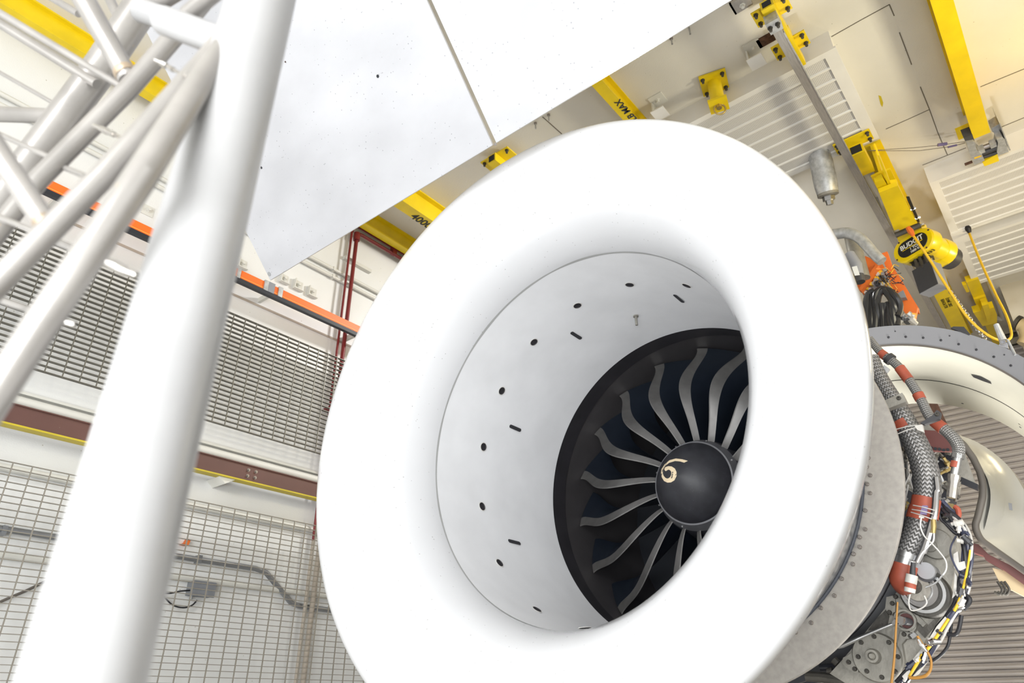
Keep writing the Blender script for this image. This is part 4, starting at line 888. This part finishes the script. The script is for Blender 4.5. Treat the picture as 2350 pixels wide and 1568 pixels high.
# second cowl: white skin with a thick dark seal along its edge
Z2 = lambda L: [(1850 + x / 3.136, 700 + y / 3.136) for x, y in L]
sealp = Z2([(1080, 960), (1135, 1010), (1200, 1100), (1250, 1200), (1272, 1290), (1270, 1380), (1250, 1470), (1232, 1540)]) + Q([(1220, 420), (1222, 470), (1260, 540), (1370, 620), (1568, 760), (1800, 920)])
outp = [(2188, 992), (2207, 1001), (2235, 1011), (2258, 1024), (2284, 1042), (2307, 1062), (2330, 1090), (2352, 1128), (2380, 1180), (2405, 1240), (2425, 1300), (2440, 1350), (2450, 1380), (2460, 1400)]
XA_, XB_ = 5.55, 6.3
rows = []
def resamp(L, n):
    d_ = [0]
    for a, b in zip(L, L[1:]): d_.append(d_[-1] + math.hypot(b[0] - a[0], b[1] - a[1]))
    o = []
    for k in range(n):
        s_ = d_[-1] * k / (n - 1); i = 0
        while i < len(L) - 2 and d_[i + 1] < s_: i += 1
        u = (s_ - d_[i]) / max(d_[i + 1] - d_[i], 1e-6); o.append((L[i][0] + (L[i + 1][0] - L[i][0]) * u, L[i][1] + (L[i + 1][1] - L[i][1]) * u))
    return o
SP, OP = resamp(sealp, 40), resamp(outp, 40)
for (a, b) in zip(SP, OP):
    p0, p1 = PX(*a, XA_), PX(*b, XB_); row = []
    for k in range(9):
        u = k / 8; p = p0.lerp(p1, u); row.append(p + Vector((.16 * sin(pi * u), 0, .0)))
    row2 = [p + Vector((.12, -.02, -.03)) for p in row[::-1]]
    rows.append(row + row2)
cw2 = thing('cowl_door', PX(2300, 1200, 5.9), 'white cowl door with a thick dark edge seal before the corrugated door', 'cowl')
part('skin', MB().grid(rows), 'cowl_white', cw2)
tubepx('edge_seal', [(x, y, 15) for x, y in SP], XA_ - .01, 'seal_grey', cw2, n=12, smooth=2)
part('drain_patch', MB().prism([PX(x, y, 6.0) for x, y in Q([(1455, 270), (1480, 275), (1485, 325), (1462, 320)])], (.004, 0, 0)), 'grey_panel', cw2, False)
part('hinge_beam', MB().prism([PX(x, y, 5.6) for x, y in Q([(1198, 560), (1240, 570), (1310, 640), (1450, 710), (1600, 800), (1800, 920), (1800, 1000), (1568, 860), (1430, 760), (1290, 680), (1275, 650), (1200, 625)])], (.12, 0, 0)), 'maroon', cw2, False)
part('hinge_flange', MB().prism([PX(x, y, 5.66) for x, y in Q([(1340, 740), (1430, 760), (1568, 850), (1800, 1000), (1800, 1040), (1568, 945), (1480, 900), (1400, 860)])], (.08, 0, 0)), 'tan', cw2, False)
for x in (1395, 1420, 1445):
    c = PX(1850 + x / 3.136, 1068 + 895 / 3.136, 5.62); part('hook', MB().tube([c + Vector((0, .0, .05)), c + Vector((0, -.012, 0)), c + Vector((0, .01, -.03)), c + Vector((0, .035, -.01))], .008, 8, smooth=4), 'casting_dark', cw2)

# ================================================================== THE WHITE PLATES OVER THE INTAKE
XPL = 2.02
kk = .5 * (ray(620, 643).z / ray(620, 643).x + ray(1672, 3).z / ray(1672, 3).x)
ZPL = CZ + kk * XPL
DU = Vector((-.65317, 0, .75721)); NP = Vector((-.75721, 0, -.65317))   # up along the plate, and its face normal (towards the viewer)
def on_plate(px, py):
    d = ray(px, py); p0 = Vector((XPL, 0, ZPL)); return CAMLOC + d * ((p0 - CAMLOC).dot(NP) / d.dot(NP))
yL = on_plate(620, 643).y; yG0 = on_plate(1132, 337).y; yG1 = on_plate(1140, 330).y
def plate(label, ya, yb, ln):
    t = thing('deflector_plate', (XPL, (ya + yb) / 2, ZPL), label, 'plate', 'white plates over the intake')
    a, b = Vector((XPL, ya, ZPL)), Vector((XPL, yb, ZPL)); th = -NP * .012
    part('face', MB().hexa([a, b, b + DU * ln, a + DU * ln, a + th, b + th, b + DU * ln + th, a + DU * ln + th]), 'plate', t, False)
    part('edge_strip', MB().hexa([a + th * .0 - DU * .002, b - DU * .002, b, a, a + th - DU * .002, b + th - DU * .002, b + th, a + th]), 'plate_edge', t, False)
    for y in (ya + (yb - ya) * .2, ya + (yb - ya) * .8): part('hanger_rod', MB().cyl(Vector((XPL, y, ZPL)) + DU * ln * .95 + th, (XPL + DU.x * ln * .95 + .01, y, ZC), .015, 8), 'steel', t)
    return t
pl1 = plate('large scuffed white sloping plate on the left, with small dark holes', yL, yG0, 2.9)
pl2 = plate('large white sloping plate on the right, beyond the narrow gap', yG1, yG1 - (yL - yG0), 2.9)
for px, py, r, m, par in ((867, 175, .009, 'void', pl1), (600, 385, .008, 'void', pl1), (655, 142, .005, 'rust', pl1), (618, 629, .016, 'galv', pl1), (1137, 331, .008, 'bolt', pl2)):
    c = on_plate(px, py); part('bolt_hole' if m == 'void' else 'bolt_head', MB().lathe([(0, r), (.0015, r), (.002, 0)], c, NP, 16), m, par)

# ================================================================== THE TUBULAR RAKE IN THE FOREGROUND
rk = thing('tubular_rake', PD(100, 1500, .62), 'blurred white tubular rake frame with a very thick pole in front of the camera', 'frame')
def tb(name, L, m='tube_metal', n=20, label=None, smooth=0):
    """(px, py, width px, depth m) points"""
    P = [PD(x, y, D) for x, y, w_, D in L]; rr = [w_ * .5 * D / FPX for x, y, w_, D in L]
    return part(name, MB().tube(P, rr, n, True, smooth), m, rk, label=label)
RP = .051
def polew(y): return 140 + (262 - 140) * y / 1568
L = []
for y in (-300, 1900): wv = polew(y); L.append((600 - .2615 * y, y, wv / .967, 2 * RP * FPX / wv))
tb('thick_pole', L, 'tube_white', 40, 'very thick out-of-focus white pole')
tb('diagonal_tube', [(555, 40, 44, 1.13), (465, 148, 48, 1.05), (241, 400, 55, .92), (-60, 705, 60, .84)])
tb('diagonal_tube', [(560, 50, 50, 1.12), (475, 165, 57, .98), (327, 400, 72, .78), (84, 760, 78, .72), (-60, 985, 80, .70)])
tb('chord_tube', [(470, 0, 40, 1.45), (396, 88, 43, 1.40), (292, 208, 44, 1.34), (188, 312, 45, 1.28), (86, 415, 45, 1.22), (-40, 575, 46, 1.14)])
tb('main_chord', [(360, -40, 72, 1.75), (235, 150, 72, 1.68), (69, 372, 72, 1.58), (-60, 545, 72, 1.5)])
tb('stub_drum', [(322, 24, 40, 1.5), (325, 25, 54, 1.5), (405, 52, 54, 1.45)], 'tube_white', n=28)
tb('stub_drum', [(374, 46, 56, 1.22), (378, 48, 66, 1.22), (520, 100, 70, 1.12)], 'tube_white', n=28)
tb('upper_tube', [(430, 34, 38, 1.2), (520, -40, 40, 1.15)])
tb('upper_tube', [(360, 8, 40, 1.5), (470, -60, 40, 1.4)])
tb('brace_tube', [(165, -50, 50, 1.40), (296, 182, 46, 1.37)])
tb('brace_tube', [(-40, 298, 54, .93), (112, 524, 50, .89)])
tb('cross_tube', [(-40, 6, 17, 1.5), (282, 200, 16, 1.37)]); tb('cross_tube', [(-40, 30, 20, 1.7), (222, 193, 22, 1.62)])
tb('thin_rod', [(-40, 144, 9, 1.8), (150, 252, 9, 1.66)]); tb('thin_rod', [(-40, 290, 12, 1.4), (112, 360, 12, 1.3)]); tb('thin_rod', [(-40, 484, 14, 1.15), (82, 532, 14, 1.05)])
tb('thin_rod', [(-40, 676, 16, 1.0), (72, 712, 16, .92)]); tb('cross_tube', [(-40, 261, 36, 1.75), (136, 267, 34, 1.62)])
tb('brace_tube', [(243, -20, 22, 1.8), (292, 82, 20, 1.70)]); tb('cross_tube', [(110, -10, 16, 1.9), (180, 32, 16, 1.85)])
tb('thin_rod', [(122, 552, 18, 1.1), (172, 572, 17, .95)]); tb('thin_rod', [(150, 386, 13, 1.25), (196, 404, 13, 1.0)])
tb('weld_bead', [(283, 160, 48, 1.372), (287, 166, 51, 1.371), (291, 172, 48, 1.37)], 'weld'); tb('weld_bead', [(100, 505, 51, .893), (104, 511, 55, .892), (108, 517, 51, .891)], 'weld')
def probe(L): 
    P = [PD(x, y, D) for x, y, w_, D in L]; f_ = part('probe_fitting', MB().tube(P, [w_ * .5 * D / FPX for x, y, w_, D in L], 12), 'fitting', rk); return f_
probe([(355, 138, 9, 1.2), (370, 145, 10, 1.2), (370, 145, 15, 1.2), (382, 151, 15, 1.2), (382, 151, 10, 1.2), (398, 160, 12, 1.18), (398, 160, 8, 1.18), (425, 174, 8, .98)])
probe([(215, 288, 10, 1.25), (234, 296, 10, 1.24), (234, 296, 15, 1.24), (246, 302, 15, 1.23), (246, 302, 13, 1.23), (262, 309, 13, 1.22), (264, 310, 8, 1.22), (300, 324, 8, .98)])
probe([(215, 590, 22, .9), (244, 603, 24, .9), (262, 611, 28, .9), (285, 621, 27, .9), (292, 624, 22, .9), (306, 629, 20, .9), (314, 632, 18, .9), (317, 633, 12, .9)])
probe([(122, 728, 17, .9), (140, 735, 17, .9), (148, 738, 19, .9), (156, 741, 15, .9), (172, 746, 14, .9), (173, 746, 8, .9)])

# ================================================================== HOIST ON ITS MONORAIL
ZH = 4.55 + CZ
hb = thing('monorail_beam', PZ(2060, 470, ZH), 'yellow monorail beam carrying the hoist, stencilled with black letters', 'beam')
part('i_beam', ibeam_x(6.45, 11.8, .40, .58, ZH + .12, ZC, .02, .014), 'yellow', hb, False)
A_ = PZ(2190, 690, ZH + .12)
text('stencil', 'RLE POWER\nDISC (MAX)', .055, (A_.x, .49, ZH + .118), (-1, 0, 0), (0, 1, 0), 'stencil', hb)
Z4 = lambda L: [(1940 + x / 7.84, 320 + y / 7.84) for x, y in L]
tl = thing('hoist_trolley', PZ(2080, 460, ZH), 'yellow flat trolley under the beam holding the chain hoist', 'trolley')
part('bottom_plate', polyZ(Z4([(605, 960), (945, 830), (1290, 1510), (880, 1640)]), ZH - .12, .05), 'yellow', tl, False)
part('end_angle', polyZ(Z4([(535, 780), (680, 700), (760, 830), (945, 800), (960, 830), (600, 960)]), ZH - .06, .06), 'yellow', tl, False)
part('wedge', MB().prism([PZ(x, y, ZH - .06) for x, y in Z4([(580, 290), (610, 290), (830, 830), (770, 840)])], (0, 0, .15)), 'yellow', tl, False)
part('side_bar', polyZ(Z4([(1120, 1110), (1180, 1110), (1340, 1480), (1300, 1500)]), ZH - .10, .06), 'black_rubber', tl, False)
part('side_bar', polyZ(Z4([(740, 1280), (770, 1270), (930, 1568), (890, 1590)]), ZH - .10, .06), 'black_rubber', tl, False)
for x, y in ((1265, 1225), (1345, 1385), (1420, 1525)): c = PZ(*Z4([(x, y)])[0], ZH - .08); part('side_bolt', MB().cyl(c + Vector((0, .05, 0)), c, .022, 10), 'chrome', tl)
ZH2 = 4.40 + CZ
a, b = PZ(2055, 540, ZH - .1), PZ(2112, 516, ZH - .1); part('axle', MB().cyl(a, b, .03, 12), 'casting_dark', tl)
ya = R(-26); U = Vector((cos(ya), sin(ya), 0)); V = Vector((sin(ya), -cos(ya), 0)); K = Vector((0, 0, 1))
hc = PX(2094, 563, 7.35)
ho = thing('chain_hoist', hc, 'yellow electric chain hoist with a black name plate and grey motor end', 'hoist')
def stad(hw, hr, n=10): return [(hw + hr * cos(-pi / 2 + pi * k / n), hr * sin(-pi / 2 + pi * k / n)) for k in range(n + 1)] + [(-hw + hr * cos(pi / 2 + pi * k / n), hr * sin(pi / 2 + pi * k / n)) for k in range(n + 1)]
def loft(secs): 
    mb = MB(); rows = [[hc + U * u + V * (x * 1 + dv) + K * (z + dk) for x, z in stad(hw, hr)] for u, hw, hr, dv, dk in secs]; rows = [r_ + [r_[0]] for r_ in rows]
    mb.grid(rows); n_ = len(rows[0]); mb.f.append(tuple(range(n_ - 1))[::-1]); o_ = (len(rows) - 1) * n_; mb.f.append(tuple(o_ + k for k in range(n_ - 1))); return mb
SH = .98
part('gear_case', loft([(0, .095, .128, 0, 0), (.015, .1, .138, 0, 0), (.14, .1, .138, 0, 0), (.16, .092, .130, .0, 0)]), 'hoist_yellow', ho)
part('body', loft([(.15, .07, .128, .0, 0), (.30, .06, .125, .0, 0), (.31, .055, .118, 0, 0), (.46, .05, .115, 0, 0)]), 'hoist_yellow', ho)
part('name_plate', loft([(-.004, .078, .092, 0, .0), (-.001, .080, .094, 0, 0), (.0, .080, .094, 0, 0)]), 'hoist_label', ho)
part('motor', loft([(.44, .03, .12, .0, -.0), (.46, .03, .128, .0, 0), (.47, .012, .125, 0, 0), (.62, .01, .115, 0, 0), (.64, 0.0, .09, 0, 0)]), 'dark_grey', ho)
part('motor_hood', loft([(.34, .045, .13, .0, .01), (.36, .045, .137, .0, .01), (.47, .04, .137, .0, .01), (.475, .035, .13, .0, .01)]), 'hoist_yellow', ho)
fp = lambda v_, k_: hc - U * .0055 + V * v_ + K * k_
text('lettering', 'BUDGIT', .075, fp(0, .03), V, K, 'hoist_white', ho); text('lettering', '1 TON', .042, fp(.025, -.030), V, K, 'hoist_white', ho); text('lettering', '1000 KG', .036, fp(.025, -.068), V, K, 'hoist_white', ho)
part('plate_line', MB().obox(fp(.0, -.006), V * .12, K * .003, U * .001), 'hoist_yellow', ho, False)
for v_, k_ in ((.205, .06), (-.205, -.06), (-.13, .115), (.13, -.115)): part('screw', MB().cyl(hc + V * v_ + K * k_ - U * .004, hc + V * v_ + K * k_ + U * .01, .010, 8), 'rust', ho)
text('lettering', 'DTH 4 433', .062, hc + U * .07 - K * .1395 + V * .02, V, -U, 'stencil', ho)
part('hanger_plate', MB().obox(hc + U * .1 + K * .18 - V * .02, U * .05, V * .14, K * .05), 'hoist_yellow', ho, False)
part('chain_guide', MB().obox(hc + U * .12 - K * .15 - V * .02, U * .06, V * .09, K * .03), 'black_rubber', ho, False)
bc = PX(2085, 632, 7.30); e1 = V
part('control_box', MB().obox(hc + U * .05 - K * .43 + V * .03, U * .08, V * .105, K * .14), 'dark_grey', ho, False, label='black hanging control box')
part('box_side', MB().obox(hc + U * .05 - K * .43 + V * .137, U * .08, V * .003, K * .14), 'grey_panel', ho, False)
part('box_base', MB().obox(hc + U * .05 - K * .573 + V * .03, U * .08, V * .105, K * .003), 'grey_panel', ho, False)
part('box_screw', MB().cyl(hc - U * .045 - K * .315 + V * .05, hc - U * .035 - K * .315 + V * .05, .014, 10), 'chrome', ho)
for dv in (-.05, .0, .06): part('gland', MB().cyl(hc + U * .05 - K * .29 + V * dv, hc + U * .05 - K * .13 + V * dv, .018, 8), 'casting_dark', ho)
# load chain: separate links
cpt = [PX(x, y, X) for (x, y), X in zip(Z7([(905, 930), (960, 1045), (1010, 1120), (1060, 1190), (1120, 1275), (1180, 1355), (1235, 1435), (1300, 1515)]), (7.45, 7.42, 7.4, 7.38, 7.36, 7.34, 7.32, 7.3))]
lk = MB()
ring = [(.0, 0, .022), (.010, 0, .019), (.014, 0, .010), (.014, 0, -.010), (.010, 0, -.019), (0, 0, -.022), (-.010, 0, -.019), (-.014, 0, -.010), (-.014, 0, .010), (-.010, 0, .019), (.0, 0, .022)]
lk.tube(ring, .0058, 6, cap=False); link_me = mesh_of('chain_link', lk, 'chrome')
acc = 0; step = .031; kx = 0
for a, b in zip(cpt, cpt[1:]):
    ln = (b - a).length; t_ = acc
    while t_ < ln:
        M = look_m(a.lerp(b, t_ / ln), (b - a)) @ Matrix.Rotation(pi / 2 * (kx % 2), 4, 'Z'); inst('chain_link', link_me, ho, M); kx += 1; t_ += step
    acc = t_ - ln

# yellow beam stub with a stop block near the far wall, pipes and duct there
ZS = 4.80 + CZ
Z3 = lambda L: [(2200 + x / 8.713, 640 + y / 8.713) for x, y in L]
a, b = PZ(2240, 655, ZS), PZ(2290, 785, ZS)
st = thing('beam_stop', a, 'yellow bracket beam with a bolted stop block above the grey cowl rim', 'bracket')
y0_, y1_ = PZ(*Z3([(520, 300)])[0], ZS).y, PZ(*Z3([(270, 340)])[0], ZS).y
part('beam', MB().box((a.x + .4, y0_, ZS), (12.1, y1_, ZS + .12)), 'yellow', st, False); part('rear_beam', MB().box((a.x - .1, y0_, ZS + .03), (a.x + .45, y1_, ZS + .12)), 'yellow', st, False)
part('stop_block', polyZ(Z3([(295, 680), (440, 640), (470, 540), (590, 510), (610, 600), (710, 575), (770, 720), (770, 880), (480, 950)]), ZS - .10, .10), 'yellow', st, False)
part('stop_lug', polyZ(Z3([(470, 540), (590, 510), (620, 600), (640, 880), (590, 900)]), ZS - .14, .05), 'yellow', st, False)
part('hanger', MB().box((a.x + .6, y0_ + .02, ZS + .12), (a.x + 1.0, y1_ - .02, ZC)), 'yellow', st, False)
part('side_ear', polyZ(Z3([(80, 130), (160, 110), (220, 260), (160, 275)]), ZS + .02, .05), 'yellow', st, False)
dz = 4.62 + CZ
single('air_duct', MB().cyl((11.1, YR, ZC - .25), (11.1, -.12, ZC - .25), .62, 48), 'duct', 'big round cream duct below the ceiling before the corrugated door', 'duct')
single('white_pipe', MB().tube([PZ(2268, 640, ZC - .06), PZ(2300, 722, ZC - .06), PZ(2298, 732, ZC - .06), PZ(2288, 731, ZC - .06)], .035, 10, smooth=4), 'fixture', 'bent white pipe beside the yellow cable loop', 'pipe')
t = thing('pipe_valve', PX(2345, 742, 10.2), 'tan pipe elbow with flange at the picture edge under the round duct', 'pipe')
part('flange', MB().cyl(PX(2331, 740, 10.2), PX(2339, 743, 10.2), .10, 18), 'casting_dark', t); part('elbow', MB().tube([PX(2340, 745, 10.2), PX(2352, 752, 10.2), PX(2358, 775, 10.2), PX(2350, 792, 10.2)], .085, 14, smooth=4), 'tan', t)
single('header_pipe', MB().cyl(PX(2300, 775, 11.95), PX(2420, 745, 11.95), .04, 10), 'casting_dark', 'dark horizontal pipe before the top of the corrugated door', 'pipe')

# ================================================================== ORANGE CONNECTOR BOX, FLEX DUCT AND BLACK CABLES ABOVE THE ENGINE
Z6 = lambda L: [(1900 + x / 6.03, 500 + y / 6.03) for x, y in L]
XO = 6.0
ob = thing('connector_box', PX(2040, 660, XO), 'open orange connector box full of wires above the engine', 'box')
part('back_panel', MB().prism([PX(x, y, XO + .25) for x, y in Z6([(745, 490), (820, 465), (880, 640), (1250, 1240), (1260, 1310), (1170, 1310), (790, 660)])], (.04, 0, 0)), 'orange_box', ob, False)
part('side_panel', MB().prism([PX(x, y, XO + .05) for x, y in Z6([(400, 560), (520, 530), (690, 600), (700, 640), (440, 1010), (380, 900)])], (.05, 0, 0)), 'orange_box', ob, False)
part('rim', MB().prism([PX(x, y, XO) for x, y in Z6([(430, 980), (690, 605), (745, 625), (700, 660), (460, 1010)])], (.1, 0, 0)), 'orange_box', ob, False)
part('lower_panel', MB().prism([PX(x, y, XO + .15) for x, y in Z6([(800, 660), (870, 650), (1240, 1240), (1200, 1440), (1100, 1380), (880, 1000)])], (.04, 0, 0)), 'orange_box', ob, False)
part('plug_plate', MB().prism([PX(x, y, XO + .12) for x, y in Z6([(460, 1010), (700, 665), (800, 750), (840, 980), (640, 1100), (500, 1110)])], (.03, 0, 0)), 'galv', ob, False)
for k in range(24):
    x, y = rng.uniform(520, 820), rng.uniform(760, 1080)
    if x + y < 1330 or x - y > 20: continue
    c = PX(*Z6([(x, y)])[0], XO + .11); part('plug', MB().cyl(c, c - Vector((.05, .0, .01)), rng.uniform(.012, .022), 8), rng.choice(['galv', 'blue_black', 'wire_yellow', 'white_part', 'dark_grey', 'steel']), ob)
for k in range(26):
    a = (rng.uniform(640, 900), rng.uniform(700, 950)); L = [a]
    for _ in range(3): L.append((L[-1][0] + rng.uniform(10, 80), L[-1][1] + rng.uniform(-60, 80)))
    part('wire', MB().tube([PX(*Z6([p])[0], XO + rng.uniform(-.02, .12)) for p in L], .0036, 5, smooth=3), rng.choice(['black_rubber', 'blue_black', 'wire_yellow', 'orange_line', 'wire_white', 'black_rubber']), ob)
part('grey_relay', MB().prism([PX(x, y, XO + .08) for x, y in Z6([(940, 1060), (1040, 1000), (1080, 1100), (990, 1110)])], (.06, 0, 0)), 'box_grey', ob, False)
for L in ([(640, 1010), (560, 1060), (530, 1200), (545, 1400), (560, 1540)], [(720, 990), (660, 1060), (645, 1230), (660, 1400), (650, 1560)], [(760, 1000), (700, 1080), (680, 1250), (705, 1420), (700, 1570)], [(720, 985), (830, 1000), (930, 1080), (990, 1190), (985, 1300), (960, 1370)],
          [(780, 1000), (860, 1100), (910, 1220), (950, 1360), (960, 1500)], [(620, 1060), (600, 1200), (600, 1400), (610, 1570)], [(770, 1180), (790, 1330), (830, 1570)], [(830, 1180), (850, 1350), (890, 1570)], [(740, 1180), (750, 1330), (770, 1570)], [(880, 1200), (900, 1350), (930, 1570)]):
    part('black_hose', MB().tube([PX(*Z6([p])[0], XO - .08 + .03 * rng.random()) for p in L], .028, 10, smooth=4), 'hose_black' if rng.random() < 2 else '', ob)
for k in range(16):
    c = PX(*Z6([(rng.uniform(960, 1180), rng.uniform(1330, 1470))])[0], XO + .05); s_ = rng.uniform(.015, .04)
    part('plug', MB().lathe([(-s_, 0), (-s_, s_ * .6), (0, s_ * .6), (0, s_ * .8), (s_, s_ * .8), (s_, 0)], c, (rng.uniform(-1, 1), rng.uniform(-1, 1), rng.uniform(-1, 1)), 8), rng.choice(['white_part', 'wire_white', 'orange_line', 'galv', 'dark_grey']), ob)
gd = thing('flexible_duct', PX(1960, 540, 5.7), 'bent galvanised duct pipe above the orange connector box', 'duct')
tubepx('pipe', [(1880, 543, 24), (1915, 538, 25), (1945, 535, 25), (1970, 545, 25), (1988, 562, 25), (2005, 582, 24), (2024, 600, 23)], 5.75, 'galv', gd, n=18, smooth=5)
tubepx('stack', [(1955, 545, 32), (1968, 600, 34), (1978, 640, 36)], 5.95, 'casting', gd, n=18, smooth=0)
sm = thing('solenoid', PX(1960, 620, 5.6), 'grey solenoid valve with white label beside the engine rim', 'valve')
tubepx('body', [(1948, 585, 26), (1965, 610, 26), (1970, 632, 24)], 5.6, 'grey_panel', sm, n=16, smooth=0); tubepx('base', [(1969, 630, 24), (1974, 648, 22)], 5.6, 'dark_grey', sm, n=16, smooth=0)
part('white_label', MB().prism([PX(x, y, 5.515) for x, y in Z6([(330, 680), (400, 665), (440, 790), (370, 800)])], (.005, 0, 0)), 'hoist_white', sm, False)
part('bracket', MB().box((5.55, PX(1955, 620, 5.6).y + .02, PX(1955, 600, 5.6).z), (5.65, EY, PX(1955, 600, 5.6).z + .05)), 'casting_dark', sm, False)
